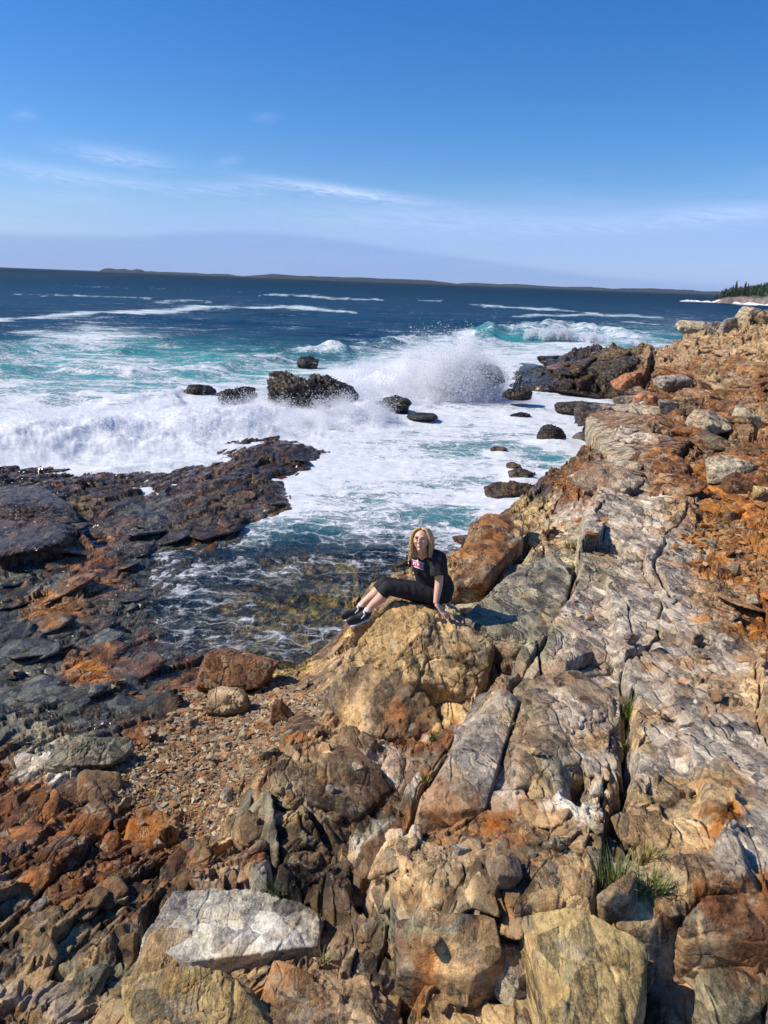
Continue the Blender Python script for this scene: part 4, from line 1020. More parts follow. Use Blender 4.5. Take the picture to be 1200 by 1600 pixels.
# wooded headland on the right, about 500 m off
def headland():
    D = 520.0; az0 = math.atan2(*PZ(1098, 600, 0)[:2]); az0 = math.radians(22.1); n = 260; rows = 40
    a = np.linspace(az0, az0+math.radians(24), n); t = (a-a[0])/(a[-1]-a[0]); s = np.linspace(0, 1, rows)
    A_, S_ = np.meshgrid(a, s); T_ = np.meshgrid(t, s)[0]
    D0 = D-90*T_+14*fbm(T_*14, S_*0, 4, 411)
    Rr = D0+S_*160
    top = 5.5+5.0*sst(T_, 0.03, 0.22)+2*fbm(T_*9, S_*2, 3, 412)
    z = -1.5+sst(S_, 0, 0.10)*4.8*sst(T_, 0, .06)+sst(S_, .10, .30)*top*0.65*sst(T_, .0, .2)+fbm(T_*60, S_*14, 4, 413)*1.1*sst(S_, 0, .05)
    x = Rr*np.sin(A_); y = Rr*np.cos(A_)
    pinks = np.array((0.30,0.22,0.19)); frs = np.array((0.045,0.06,0.04)); m = sst(S_+0.03*fbm(T_*40, S_*9, 3, 414), .13, .17)[..., None]
    c = pinks*(0.8+0.5*fbm(T_*90, S_*20, 3, 415)[..., None])*(1-m)+frs*m
    o = mesh_np('headland_terrain', np.stack([x, y, z], -1).reshape(-1, 3), grid_faces(rows, n)[:, ::-1], PEB, cols=c.reshape(-1, 3), attrs={'wet': np.zeros(rows*n)}); tag(o, kind='structure')
    return x, y, z
hx, hy, hz = headland()
CON = simple('conifer_foliage', (0.028,0.05,0.028), .9, .3, .5); BARK = simple('bark', (0.10,0.07,0.05), .9)
def conifer_crown(seed, h=1.0, tiers=11, seg=9):
    rs = np.random.RandomState(seed); vs = []; fs = []
    for k in range(tiers):
        z0 = 0.10+0.86*k/tiers; r = 0.23*(1-k/tiers)**0.8*rs.uniform(.75, 1.2)+0.02; k0 = len(vs); vs.append((rs.normal(0,.01), rs.normal(0,.01), z0+0.15))
        for i in range(seg*2):
            a = i*math.pi/seg+rs.normal(0, .1); q = r*(rs.uniform(.8, 1.25) if i % 2 == 0 else rs.uniform(.35, .6)); vs.append((q*math.cos(a), q*math.sin(a), z0-0.05*(i % 2 == 0)+rs.normal(0, .008)))
        for i in range(seg*2): fs.append((k0, k0+1+i, k0+1+(i+1) % (seg*2)))
    return vs, fs
crowns = []
for k in range(4):
    v, f = conifer_crown(k); me = bpy.data.meshes.new('crown'); me.from_pydata(v, [], f); me.materials.append(CON); crowns.append(me)
tv = [(0.018*math.cos(i), 0.018*math.sin(i), z*0.9) for z in (0, 1) for i in np.linspace(0, 2*math.pi, 6, endpoint=False)]
tk = bpy.data.meshes.new('trunk'); tk.from_pydata(tv, [], [(i, (i+1) % 6, (i+1) % 6+6, i+6) for i in range(6)]); tk.materials.append(BARK)
rs = np.random.RandomState(77); nrow, ncol = hx.shape; num = 0
spots = []
for i in range(64):
    c = int(6+(i/63)**1.1*(ncol*0.42)+rs.randint(-2, 3)); c = max(3, c); r = rs.randint(7, 15); spots.append((r, c))
for i, (r, c) in enumerate(spots):
    e = bpy.data.objects.new('conifer', None); link(e); e.location = (hx[r, c], hy[r, c], hz[r, c]-0.3); hgt = rs.uniform(4.5, 8.0)*(1.35 if i in (6, 9, 14, 17) else 1)*(0.75 if c < 14 else 1)
    e.scale = (hgt*rs.uniform(.8, 1.1),)*2+(hgt,); e.rotation_euler = (0, 0, rs.uniform(0, 6))
    tag(e, 'dark spruce standing in the wooded skyline of the far headland', 'conifer', 'spruces on the far headland')
    for nm, me in (('crown', crowns[i % 4]), ('trunk', tk)):
        o = bpy.data.objects.new(nm, me); link(o); o.parent = e
# dense wood behind them reads as one mass
vs, fs = [], []; off = 0
for i in range(1500):
    r = rs.randint(9, nrow-2); c = rs.randint(10, ncol-2); v, f = conifer_crown(i % 9, tiers=6, seg=5); v = np.array(v); h = rs.uniform(4, 6.5)
    vs.append(v*(h*1.6, h*1.6, h)+np.array((hx[r, c], hy[r, c], hz[r, c]-.3))); fs += [tuple(q+off for q in t_) for t_ in f]; off += len(v)
tag(mesh_np('distant_woods', np.concatenate(vs), np.array(fs), CON), 'dense dark spruce wood covering the far headland', 'woods', kind='stuff')
# surf at the foot of the headland and one far boat-like breaker
WHITE = simple('white_water', (0.68, 0.71, 0.75), .8, .12, 2.0)
def surf_line(pl, h, seed, name='surf_line', wid=3.0):
    P = [PZ(a, b, 0) for a, b in pl]; co = []; n = 120; t = np.linspace(0, len(P)-1, n); xs = np.interp(t, range(len(P)), [p[0] for p in P]); ys = np.interp(t, range(len(P)), [p[1] for p in P])
    hh = h*np.clip(0.35+1.1*fbm(t*2.2, t*0, 4, seed), 0.05, 2)*np.clip(np.minimum(t, t[-1]-t)*3, 0, 1)
    for k, (dy, q) in enumerate(((-wid, -.2), (-wid*.5, .45), (0, 1), (wid*.6, .5), (wid*1.4, -.2))):
        co.append(np.stack([xs+0*t, ys+dy+fbm(t*6, t*0+k, 3, seed+1)*wid*.3, np.where(q > 0, hh*q*(0.7+.5*_h((t*9).astype(int), np.full(n, k), 0, seed)), q)], -1))
    o = mesh_np(name, np.concatenate(co), grid_faces(5, n), WHITE); tag(o, 'white surf breaking at the foot of the wooded headland', 'surf', kind='stuff')
surf_line([(1066,471),(1085,471),(1120,473),(1160,475),(1210,478),(1300,481)], 2.2, 421, wid=7)

# ------------------------------------------------------------ spray: flying droplets and mist over the breaking waves
def drop_material():
    t = NT('spray_droplet'); d = t.n('BsdfDiffuse'); d.inputs['Color'].default_value = (.93, .94, .96, 1); r = t.n('BsdfTranslucent'); r.inputs['Color'].default_value = (.93, .94, .96, 1)
    m = t.n('MixShader'); m.inputs[0].default_value = .5; t.L.new(d.outputs[0], m.inputs[1]); t.L.new(r.outputs[0], m.inputs[2])
    x = t.n('BsdfTransparent'); k = t.n('MixShader'); k.inputs[0].default_value = .5; t.L.new(m.outputs[0], k.inputs[1]); t.L.new(x.outputs[0], k.inputs[2]); t.L.new(k.outputs[0], t.out.inputs[0]); return t.mat
DROP = drop_material()
def spray_particles():
    rs = np.random.RandomState(99); pos = []; siz = []
    #   u, v(base), dist, ru, rise px, count, size
    J = [(705,640,35,62,95,40500,1),(650,640,35,50,60,18900,1),(760,625,36,34,60,16200,1),(730,640,35.5,20,112,10800,.9),(590,655,33,50,52,17550,1),(560,690,28,60,50,17550,1),(490,690,27.5,60,48,17550,.9),
         (600,600,40,60,36,12150,1),(400,715,26,70,50,18900,.9),(300,730,25,70,48,18900,.9),(190,745,24,70,46,17550,.9),(70,745,23.5,80,46,18900,.9),(560,640,31,25,50,9450,.9),(345,640,30,45,26,6750,.9),(420,650,30,30,40,6750,.9),
         (880,528,78,60,18,10800,1.5)]
    for (u, v, d, ru, rise, n, ss) in J:
        p = PY(u, v, d); sl = math.hypot(p[0], p[1]); w = ru*sl/FPX; h = rise*sl/FPX
        k = 26; jx = rs.normal(0, w*.65, k); jh = h*rs.uniform(.35, 1.05, k)*np.exp(-(jx/(w*1.3))**2); lean = rs.normal(-.15, .35, k); wid = rs.uniform(.08, .22, k)*h
        c = rs.randint(0, k, n); t = rs.rand(n)**0.85; r = np.clip(rs.normal(0, 1, (n, 3)), -1.9, 1.9)
        spread = (0.25+t*1.1)*wid[c]
        x = p[0]+jx[c]+lean[c]*jh[c]*t+r[:, 0]*spread; y = p[1]+rs.normal(0, .7, k)[c]+r[:, 1]*spread*1.3; z = jh[c]*t*(1.0)+r[:, 2]*spread*.7
        ok = z > 0.0; pos.append(np.stack([x, y, z], -1)[ok]); siz.append((0.006+0.015*rs.rand(n)**4)[ok]*ss*sl/30*0.95)
    P = np.concatenate(pos); s = np.concatenate(siz); n = len(P)
    T = np.array([(1,1,1),(1,-1,-1),(-1,1,-1),(-1,-1,1)])/1.0
    a = rs.rand(n, 3)*2-1
    V = P[:, None, :]+T[None]*s[:, None, None]*(1+0.4*a[:, None, :]); F_ = (np.array([(0,1,2),(0,2,3),(0,3,1),(1,3,2)])[None]+(np.arange(n)*4)[:, None, None]).reshape(-1, 3)
    o = mesh_np('sea_spray', V.reshape(-1, 3), F_, DROP, smooth=False); tag(o, 'white spray and droplets thrown up where the waves hit the rocks', 'spray', kind='stuff')
spray_particles()
def mist(name, lab, G, lo, hi, dens):
    """a closed box of drifting spray; density = soft ellipsoids times noise"""
    t = NT(name); g = t.n('NewGeometry').outputs['Position']; tot = None
    for (u, v, d, ru, rv, rd, st) in G:
        c = PY(u, v, d); sl = math.hypot(c[0], c[1]); k = sl/FPX
        s = t.n('VectorMath', operation='SUBTRACT'); t.L.new(g, s.inputs[0]); s.inputs[1].default_value = c
        q = t.n('VectorMath', operation='DIVIDE'); t.L.new(s.outputs[0], q.inputs[0]); q.inputs[1].default_value = (ru*k, rd, rv*k)
        dt = t.n('VectorMath', operation='DOT_PRODUCT'); t.L.new(q.outputs[0], dt.inputs[0]); t.L.new(q.outputs[0], dt.inputs[1])
        e = t.math('MULTIPLY', t.math('EXPONENT', t.math('MULTIPLY', dt.outputs['Value'], -1.0)), st); tot = e if tot is None else t.math('MAXIMUM', tot, e)
    nz = t.noise(g, 1.0, 7, .68, .6).outputs[0]
    den = t.math('MULTIPLY', t.math('MAXIMUM', t.math('SUBTRACT', t.math('ADD', tot, t.math('MULTIPLY', t.math('SUBTRACT', nz, .5), 2.2)), .35), 0.0), dens)
    den = t.math('MULTIPLY', den, t.rng(tot, .08, .3))
    vp = t.n('VolumePrincipled'); vp.inputs['Color'].default_value = (.97, .98, 1, 1); vp.inputs['Anisotropy'].default_value = .0; t.L.new(den, vp.inputs['Density'])
    t.L.new(vp.outputs[0], t.out.inputs['Volume'])
    (x0, y0, z0), (x1, y1, z1) = lo, hi
    co = [(x, y, z) for x in (x0, x1) for y in (y0, y1) for z in (z0, z1)]
    o = mesh_np(name, co, [(0,1,3,2),(4,6,7,5),(0,4,5,1),(2,3,7,6),(0,2,6,4),(1,5,7,3)], t.mat, smooth=False); tag(o, lab, 'mist', kind='stuff')
mist('spray_mist', 'soft white mist of spray above the big splash',
     [(700,586,36,62,44,1.8,1.0),(645,586,36,45,34,1.6,.85),(755,581,36.5,38,30,1.4,.85),(585,626,33,48,30,1.5,.8),(725,551,36,26,32,1.2,.8),(690,626,35,85,20,1.8,.8),(610,576,40,60,24,2,.6),(540,586,40,50,20,1.8,.6)],
     (-7.5, 29.5, 0.05), (10, 43, 4.6), 4.5)
mist('spray_mist', 'soft white mist of spray along the surf breaking on the dark shelf',
     [(560,649,29,55,26,1.3,.9),(470,664,27,60,24,1.3,.9),(380,674,26,60,24,1.2,.9),(280,684,25,65,24,1.2,.85),(170,694,24,65,24,1.2,.85),(60,706,23,75,24,1.2,.85),(-40,704,23,60,24,1.2,.8),(520,634,30,50,26,1.3,.9),(420,644,28.5,60,24,1.2,.85),(330,659,27.5,60,22,1.2,.85),(220,674,26.5,60,22,1.2,.8),(110,684,26,60,22,1.2,.8)],
     (-16, 20.5, 0.05), (1.5, 32, 2.8), 5.0)

# ------------------------------------------------------------ sea air
def haze():
    t = NT('haze'); v = t.n('VolumePrincipled'); v.inputs['Color'].default_value = (.80, .88, 1, 1); v.inputs['Density'].default_value = 2e-5; t.L.new(v.outputs[0], t.out.inputs['Volume'])
    x0, x1, y0, y1, z0, z1 = -9.5e4, 9.5e4, -100, 1.25e5, -11, 90
    co = [(x, y, z) for x in (x0, x1) for y in (y0, y1) for z in (z0, z1)]
    o = mesh_np('haze', co, [(0,1,3,2),(4,6,7,5),(0,4,5,1),(2,3,7,6),(0,2,6,4),(1,5,7,3)], t.mat, smooth=False); tag(o, kind='stuff')
haze()
# ------------------------------------------------------------ the woman sitting on the rock
def frame_of(a, b, ref=(0, 1, 0)):
    d = b-a; d = d/np.linalg.norm(d); r = np.array(ref, float)
    if abs(np.dot(d, r)) > .95: r = np.array((0., 0., 1.))
    x = np.cross(r, d); x /= np.linalg.norm(x); y = np.cross(d, x); return x, y, d
def tube(pts_, rad_, seg=20, sub=6, ref=(0, 1, 0)):
    """closed tapered tube through points; rad = (rx, ry) per point"""
    P = np.array(pts_, float); R_ = np.array([(r, r) if isinstance(r, (int, float)) else r for r in rad_], float); n = len(P)
    def cr(A_, t):
        i = min(int(t), n-2); f = t-i; p0 = A_[max(i-1, 0)]; p1 = A_[i]; p2 = A_[i+1]; p3 = A_[min(i+2, n-1)]
        return 0.5*((2*p1)+(-p0+p2)*f+(2*p0-5*p1+4*p2-p3)*f*f+(-p0+3*p1-3*p2+p3)*f**3)
    ts = np.linspace(0, n-1, (n-1)*sub+1); C_ = np.array([cr(P, t) for t in ts]); Q = np.array([cr(R_, t) for t in ts]); vs = []; fs = []
    for i in range(len(ts)):
        a = C_[max(i-1, 0)]; b = C_[min(i+1, len(ts)-1)]; x, y, d = frame_of(a, b, ref)
        for k in range(seg):
            an = 2*math.pi*k/seg; vs.append(C_[i]+x*math.cos(an)*Q[i, 0]+y*math.sin(an)*Q[i, 1])
    for i in range(len(ts)-1):
        for k in range(seg): fs.append((i*seg+k, i*seg+(k+1) % seg, (i+1)*seg+(k+1) % seg, (i+1)*seg+k))
    k0 = len(vs); vs.append(C_[0]); vs.append(C_[-1]); L0 = (len(ts)-1)*seg
    for k in range(seg): fs.append((k0, (k+1) % seg, k)); fs.append((k0+1, L0+k, L0+(k+1) % seg))
    return [tuple(v) for v in vs], fs
def ball(c, r, M=None, seg=24, warp=None):
    vs = []; fs = []; rings = seg//2
    for i in range(rings+1):
        ph = math.pi*i/rings
        for k in range(seg):
            a = 2*math.pi*k/seg; p = np.array((math.sin(ph)*math.cos(a), math.sin(ph)*math.sin(a), math.cos(ph)))
            if warp: p = warp(p)
            p = p*np.array(r); p = (M@p) if M is not None else p; vs.append(tuple(np.array(c)+p))
    for i in range(rings):
        for k in range(seg): fs.append((i*seg+k, (i+1)*seg+k, (i+1)*seg+(k+1) % seg, i*seg+(k+1) % seg))
    return vs, fs
def fuse(name, shapes, mat, parent, voxel=0.008, smooth=2, wrinkle=0.0, seed=0):
    vs, fs = [], []
    for v, f in shapes:
        o0 = len(vs); vs += list(v); fs += [tuple(i+o0 for i in q) for q in f]
    me = bpy.data.meshes.new(name); me.from_pydata(vs, [], fs); me.validate()
    bm = bmesh.new(); bm.from_mesh(me); bmesh.ops.remove_doubles(bm, verts=bm.verts, dist=1e-5); bmesh.ops.recalc_face_normals(bm, faces=bm.faces); bm.to_mesh(me); bm.free()
    o = bpy.data.objects.new(name, me); link(o); m = o.modifiers.new('r', 'REMESH'); m.mode = 'VOXEL'; m.voxel_size = voxel
    if smooth: s = o.modifiers.new('s', 'SMOOTH'); s.iterations = smooth; s.factor = .5
    dg = bpy.context.evaluated_depsgraph_get(); me2 = bpy.data.meshes.new_from_object(o.evaluated_get(dg)); o.modifiers.clear(); o.data = me2; me2.name = name
    n = len(me2.vertices); co = np.empty(n*3, np.float32); me2.vertices.foreach_get('co', co); co = co.reshape(-1, 3).astype(float)
    if wrinkle:
        nr = np.empty(n*3, np.float32); me2.vertices.foreach_get('normal', nr); nr = nr.reshape(-1, 3)
        w = fbm3(co[:, 0]*9+seed, co[:, 1]*9, co[:, 2]*5, 3, seed); w2 = 1-np.abs(fbm3(co[:, 0]*14, co[:, 1]*14, co[:, 2]*9+co[:, 0]*8, 2, seed+5))
        co = co+nr*((w*0.9+(w2-.7)*0.9)*wrinkle)[:, None]; me2.vertices.foreach_set('co', co.astype(np.float32).ravel())
    me2.polygons.foreach_set('use_smooth', np.ones(len(me2.polygons), bool)); me2.materials.clear(); me2.materials.append(mat); me2.update()
    if parent: o.parent = parent; o.matrix_parent_inverse = parent.matrix_world.inverted()
    return o
SKIN = simple('skin', (0.68,0.40,0.28), .5, .08, 20.0); SKIN.node_tree.nodes['Principled BSDF'].inputs['Subsurface Weight'].default_value = .08
SKIN.node_tree.nodes['Principled BSDF'].inputs['Subsurface Radius'].default_value = (.02, .008, .004)
TEE = simple('black_tshirt', (0.012,0.013,0.016), .85, .2, 30, .3, 500); PANT = simple('black_trousers', (0.008,0.008,0.011), .8, .2, 30, .3, 400)
HAIRM = simple('blond_hair', (0.56,0.38,0.17), .45, .4, 60); DARKM = simple('dark_feature', (0.03,0.018,0.012), .5, .1); LIP = simple('lips', (0.45,0.13,0.11), .4, .1); TOOTH = simple('teeth', (0.75,0.72,0.66), .3, .05)
SHOE = simple('black_shoe', (0.012,0.012,0.015), .55, .2, 40); SOLE = simple('white_trim', (0.70,0.70,0.72), .6, .1); SOCK = simple('white_sock', (0.72,0.72,0.74), .8, .1)
MAG = simple('magenta_print', (0.42,0.03,0.12), .7, .1); SILV = simple('pendant_metal', (0.7,0.72,0.78), .25, .05); SILV.node_tree.nodes['Principled BSDF'].inputs['Metallic'].default_value = .8
def woman():
    p = lambda u, v, y: PY(u, v, y)
    root = bpy.data.objects.new('person', None); link(root); root.location = p(688, 945, 6.75); bpy.context.view_layer.update()
    tag(root, 'blond woman in black t-shirt and cropped trousers sitting on the tan rock, smiling', 'person')
    pel = p(683, 926, 6.78); wa = p(676, 905, 6.76); ch = p(670, 883, 6.72); sh = p(667, 870, 6.70); nk = p(661, 865, 6.66)
    hipN, hipF = p(676, 931, 6.66), p(676, 929, 6.88); knN, knF = p(606, 918, 6.58), p(600, 911, 6.80); anN, anF = p(573, 956, 6.52), p(563, 948, 6.74)
    shN, shF = p(685, 873, 6.58), p(650, 871, 6.82); elN, wrN = p(686, 910, 6.51), p(681, 943, 6.42); elF, wrF = p(700, 905, 6.98), p(694, 940, 7.0)
    hd = np.array(p(658, 844, 6.60))
    # head frame: looking at the camera, a little to the left
    f = np.array((0, 0, H))-hd; f = f/np.linalg.norm(f)+np.array((-.20, 0, -.06)); f /= np.linalg.norm(f); up0 = np.array((-.10, -.05, 1.)); x = np.cross(f, up0); x /= np.linalg.norm(x); x = -x; up = np.cross(f, -x)*1.0
    up = np.cross(x, f)*-1.0 if np.dot(np.cross(x, f), up0) < 0 else np.cross(x, f)
    M = np.stack([x, f, up], 1)      # columns: right of head (picture), forward, up
    def hp(a, b, c): return hd+M@np.array((a, b, c))
    def warp(q):
        X_, Y_, Z_ = q; k = 1.0
        if Z_ < 0: k = 1-0.34*(-Z_)**1.6; 
        yy = Y_*(1-0.10*max(0, -Z_)) + (0.10*max(0, -Z_) if Y_ > 0 else 0.12*max(0, -Z_)*1)
        if Y_ > .3: yy -= 0.05*max(0, Z_-.3)
        return np.array((X_*k, yy, Z_))
    B_ = []
    B_.append(ball(hd+M@np.array((0, -0.008, 0)), (.072, .092, .108), M, 40, warp))
    B_.append(tube([hp(0, .088, .022), hp(0, .102, .0), hp(0, .111, -.018), hp(0, .090, -.026)], [.007, .009, .0125, .008], 12, 4))
    for s in (-1, 1):
        B_.append(ball(hp(s*.034, .066, -.016), (.021, .017, .018), M, 14)); B_.append(ball(hp(s*.030, .076, .034), (.024, .010, .007), M, 12)); B_.append(ball(hp(s*.074, -.008, -.004), (.008, .018, .028), M, 12))
    B_.append(ball(hp(0, .076, -.085), (.022, .016, .016), M, 14)); B_.append(ball(hp(0, .083, -.047), (.024, .011, .014), M, 12))
    B_.append(tube([hp(0, -.02, -.06), nk, sh], [(.050, .052), (.052, .054), (.075, .06)], 20, 5))
    B_.append(tube([pel, wa, ch, sh], [(.15, .135), (.118, .10), (.135, .105), (.10, .075)], 24, 5))
    for a, b, c in ((hipN, knN, anN), (hipF, knF, anF)):
        mid = (b+c)/2+np.array((.0, .012, -.006))
        B_.append(tube([a, (a+b)/2, b+(a-b)*.08], [.088, .074, .056], 18, 4)); B_.append(tube([b, b*.65+c*.35+np.array((.012, 0, -.01)), mid*.6+c*.4, c], [.052, .055, .040, .031], 18, 5)); B_.append(ball(b, (.056, .056, .056), None, 14))
        B_.append(tube([c, c+np.array((-.05, -.02, -.05)), c+np.array((-.13, -.04, -.075))], [.034, .036, .026], 14, 4))
    B_.append(tube([sh*.6+shN*.4, shN, shN*.5+elN*.5, elN], [.06, .056, .047, .039], 16, 4)); B_.append(tube([elN, elN*.6+wrN*.4, wrN], [.039, .036, .025], 16, 4))
    B_.append(tube([sh*.6+shF*.4, shF, shF*.5+elF*.5, elF], [.06, .056, .047, .039], 16, 4)); B_.append(tube([elF, elF*.6+wrF*.4, wrF], [.039, .036, .025], 16, 4))
    # hands flat on the rock: palm, four fingers, thumb from the side
    def hand(w, dirv, side, drop):
        d = np.array(dirv, float); d /= np.linalg.norm(d); upv = np.array((0, 0, 1.)); s_ = np.cross(d, upv); s_ /= np.linalg.norm(s_); s_ *= side; out = []
        pc = w+d*.045+np.array((0, 0, -.012)); out.append(tube([w, w+d*.03+np.array((0,0,-.004)), w+d*.088+np.array((0, 0, -.028))], [(.024, .022), (.036, .017), (.040, .013)], 16, 4, ref=(0, 0, 1)))
        for i, (L, off) in enumerate(((.066, -.030), (.078, -.010), (.074, .010), (.058, .029))):
            b = w+d*.084+s_*off+np.array((0, 0, -.026)); sp = d+s_*off*5; sp /= np.linalg.norm(sp); m = b+sp*L*.5+np.array((0, 0, .004)); e_ = b+sp*L+np.array((0, 0, -drop)); out.append(tube([b-sp*.012, b, m, e_], [.0095, .0095, .0085, .0065], 10, 3))
        b = w+d*.03-s_*.028+np.array((0, 0, -.014)); td = d*.75-s_*.75; td /= np.linalg.norm(td); out.append(tube([b, b+td*.030, b+td*.060+np.array((0, 0, -.008))], [.013, .011, .008], 10, 3)); return out
    B_ += hand(wrN, (.62, -.30, -.42), 1, .016); B_ += hand(wrF, (.8, .1, -.30), -1, .016)
    body = fuse('body', B_, SKIN, root, .0055, 1)
    # t-shirt
    S_ = [tube([pel+np.array((0, 0, -.05)), pel+np.array((-.005, 0, .05)), wa, ch, sh+np.array((0, 0, .0)), nk+np.array((.004, .008, -.004))], [(.160, .165), (.172, .165), (.160, .14), (.165, .132), (.135, .105), (.074, .070)], 28, 5)]
    slv = shN*.30+elN*.70
    S_.append(tube([sh*.5+shN*.5, shN+np.array((0, 0, .004)), shN*.6+elN*.4, slv], [.085, .082, .085, .088], 20, 4)); slf = shF*.45+elF*.55
    S_.append(tube([sh*.5+shF*.5, shF+np.array((0, 0, .004)), slf], [.08, .078, .078], 20, 4))
    S_.append(ball((ch*.75+shF*.25)+np.array((-.05, -.085, -.03)), (.075, .06, .07), None, 16)); S_.append(ball(ch+np.array((.02, -.10, -.03)), (.075, .055, .07), None, 16))
    tee = fuse('tshirt', S_, TEE, root, .008, 3, .011, 3)
    # cropped trousers
    T_ = [tube([pel+np.array((.06, 0, -.02)), pel+np.array((0, 0, 0)), (hipN+hipF)/2+np.array((-.05, 0, .0))], [(.12, .16), (.15, .17), (.11, .16)], 24, 4)]
    for a, b, c in ((hipN, knN, anN), (hipF, knF, anF)):
        T_.append(tube([a+np.array((.04, 0, 0)), a, (a+b)/2, b+(a-b)*.08, b], [.10, .105, .088, .072, .068], 20, 4)); T_.append(ball(b, (.069, .069, .069), None, 16)); T_.append(tube([b, b*.72+c*.28], [.068, .066], 20, 4))
    fuse('trousers', T_, PANT, root, .008, 2, .007, 7)
    # shoes with white trim and socks
    for c in (anN, anF):
        toe = np.array((-.80, -.30, -.42)); toe /= np.linalg.norm(toe); hl = c+np.array((.028, .0, -.030))
        sh_ = fuse('shoe', [tube([hl, c+np.array((-.02, 0, -.030)), c+toe*.10+np.array((0, 0, -.018)), c+toe*.175, c+toe*.215], [(.036, .040), (.043, .047), (.045, .036), (.044, .028), (.026, .018)], 18, 5), tube([c+np.array((.012, 0, .012)), c+np.array((0, 0, -.03))], [.041, .044], 16, 3)], SHOE, root, .006, 1)
        fuse('sole', [tube([hl+np.array((0, 0, -.034)), c+toe*.10+np.array((.004, 0, -.058)), c+toe*.20+np.array((.01, 0, -.030))], [(.036, .011), (.046, .011), (.040, .010)], 14, 4, ref=(0, 0, 1))], SOLE, sh_, .005, 0)
        fuse('emblem', [tube([c+np.array((-.015, -.042, -.012)), c+toe*.06+np.array((0, -.044, -.02))], [(.011, .006), (.004, .004)], 10, 3)], SOLE, sh_, .004, 0)
        fuse('lace', [tube([c+toe*.12+np.array((0, -.024, .014)), c+toe*.12+np.array((0, .018, .014))], [.005, .004], 8, 3)], SOLE, sh_, .004, 0)
        fuse('sock', [tube([c+np.array((.014, .004, .030)), c+np.array((.005, 0, .0))], [.036, .038], 16, 3)], SOCK, root, .005, 0)
    # hair: a cap and many falling locks, parted on top
    rs = np.random.RandomState(4); Hs = []
    for i in range(260):
        s = -1 if rs.rand() < .5 else 1; b = rs.uniform(-1.0, .42); st = hp(.008*s+.004, b*.070, .112-.038*b*b); w = rs.uniform(.93, 1.03)
        if b > .2: s1, z1, y1 = s*.080*w, .056, .045*b/.6
        else: s1, z1, y1 = s*.090*w, .040, b*.085
        end = -.090-.060*rs.rand()-(.045 if s < 0 else .01)
        pt = [st, hp(s*.046*w+.004, b*.092, .103), hp(s1, y1*1.1, z1), hp(s*.098*w, min(y1, .030)-.018, -.030), hp(s*(.088+.012*rs.rand()), min(y1, .02)-.02+rs.normal(0, .006), (-.03+end)/2), hp(s*(.082+.014*rs.rand()) - .012*(s < 0), -.02+rs.normal(0, .02)+.02*(s < 0), end)]
        Hs.append(tube(pt, [.009, .011, .011, .010, .008, .0025], 6, 3))
    for i in range(90):   # back of the head
        a = rs.uniform(math.pi*.95, math.pi*2.05); ca_, sa_ = math.cos(a), math.sin(a); end = -.13-.04*rs.rand()
        Hs.append(tube([hp(0, -.01, .116), hp(ca_*.05, sa_*.065, .10), hp(ca_*.086, sa_*.108, .03), hp(ca_*.088, sa_*.105, -.05), hp(ca_*.08, sa_*.085-.01, end)], [.008, .012, .012, .011, .003], 6, 3))
    for i in range(60):   # loose wind-blown strands
        s = -1 if rs.rand() < .5 else 1; z0 = rs.uniform(-.05, .09); o = np.array((s*.09, rs.uniform(-.07, .02), z0))
        Hs.append(tube([hp(*o), hp(*(o+np.array((s*.012, rs.normal(0, .01), -.05)))), hp(*(o+np.array((s*rs.uniform(0, .045), rs.normal(0, .02), -.11-.04*rs.rand()))))], [.003, .0028, .001], 5, 4))
    vs, fs = [], []
    for v, f_ in Hs:
        o0 = len(vs); vs += v; fs += [tuple(i+o0 for i in q) for q in f_]
    me = bpy.data.meshes.new('hair'); me.from_pydata(vs, [], fs); me.materials.append(HAIRM); me.polygons.foreach_set('use_smooth', np.ones(len(fs), bool)); ho = bpy.data.objects.new('hair', me); link(ho); ho.parent = root; ho.matrix_parent_inverse = root.matrix_world.inverted()
    # face details
    for s in (-1, 1):
        fuse('eye', [tube([hp(s*.031-.015, .0845, .011), hp(s*.031, .0885, .015), hp(s*.031+.015, .0845, .011)], [.002, .0045, .002], 8, 4)], DARKM, body, .0015, 0)
        fuse('eyebrow', [tube([hp(s*.031-.019, .083, .031), hp(s*.031, .089, .036), hp(s*.031+.019, .082, .031)], [.002, .0035, .002], 8, 4)], DARKM, body, .0015, 0)
    fuse('mouth', [tube([hp(-.024, .083, -.044), hp(-.012, .092, -.051), hp(0, .0945, -.054), hp(.012, .092, -.051), hp(.024, .083, -.044)], [.002, .0065, .0075, .0065, .002], 10, 4)], LIP, body, .0015, 0)
    fuse('teeth', [tube([hp(-.017, .091, -.046), hp(0, .1005, -.0515), hp(.017, .091, -.046)], [.0015, .0045, .0015], 8, 5)], TOOTH, body, .0013, 0)
    # pendant on a chain and the slanted print across the chest, laid onto the cloth by ray casting
    dg = bpy.context.evaluated_depsgraph_get(); dg.update()
    from mathutils.bvhtree import BVHTree
    vsx = [tee.matrix_world @ v.co for v in tee.data.vertices]; bv = BVHTree.FromPolygons(vsx, [tuple(q.vertices) for q in tee.data.polygons])
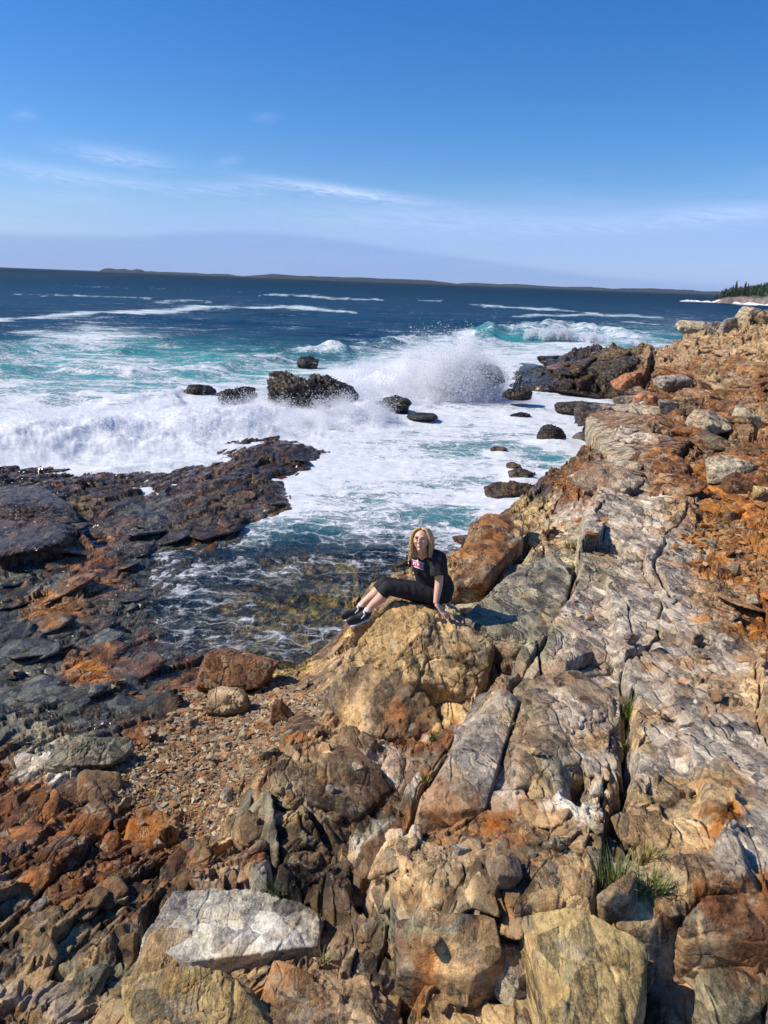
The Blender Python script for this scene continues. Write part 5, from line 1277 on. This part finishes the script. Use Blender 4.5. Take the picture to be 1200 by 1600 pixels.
    cdir = Vector(tuple(np.array((0, 0, H))-ch)).normalized()
    def on(u, v, lift):
        d = Vector(tuple(ray(u, v))).normalized(); h = bv.ray_cast(Vector((0, 0, H)), d)
        return (h[0]+h[1]*lift) if h[0] is not None else Vector(tuple(PY(u, v, 6.6)))
    def patch(name, quad, mat, lift, par, n=10):
        (a, b, c, d) = [np.array(q, float) for q in quad]; co = []
        for i in range(n+1):
            for j in range(n+1):
                s, t = i/n, j/n; q = (a*(1-s)+b*s)*(1-t)+(d*(1-s)+c*s)*t; co.append(tuple(on(q[0], q[1], lift)))
        back = [tuple(Vector(c_)-cdir*.004) for c_ in co]; f0 = [tuple(r) for r in grid_faces(n+1, n+1)]; k = len(co)
        me = bpy.data.meshes.new(name); me.from_pydata(co+back, [], f0+[tuple(q+k for q in r[::-1]) for r in f0]); me.materials.append(mat); o = bpy.data.objects.new(name, me); link(o); o.parent = par; o.matrix_parent_inverse = par.matrix_world.inverted(); return o
    prt = patch('chest_print', [(644.5,874.5),(663,881.0),(662,890.5),(643.5,884)], MAG, .003, tee)
    patch('white_border', [(644.2,873.2),(663.5,880.0),(663.3,881.5),(644.2,874.7)], SOLE, .005, prt); patch('white_border', [(643.3,883.2),(662,889.6),(661.9,891.0),(643.2,884.6)], SOLE, .005, prt)
    for k in range(5):
        u = 646.4+k*3.2; v = 876.4+k*1.15; patch('letter', [(u, v),(u+.9, v+.35),(u+.7, v+6.2),(u-.2, v+5.9)], SOLE, .005, prt, 3); patch('letter', [(u+.9, v+(.4 if k % 2 else 3.0)),(u+2.2, v+(.9 if k % 2 else 3.4)),(u+2.1, v+(2.1 if k % 2 else 4.6)),(u+.8, v+(1.6 if k % 2 else 4.2))], SOLE, .005, prt, 3)
    ps = [on(653.5, 865.5, .004), on(653.3, 868, .004), on(654.2, 869.6, .006)]
    fuse('necklace', [tube([tuple(q) for q in ps], [.0015, .0015, .002], 6, 3), ball(tuple(on(654.3, 870.0, .008)), (.009, .006, .010), None, 12)], SILV, root, .002, 0)
    return root
WOMAN = woman()
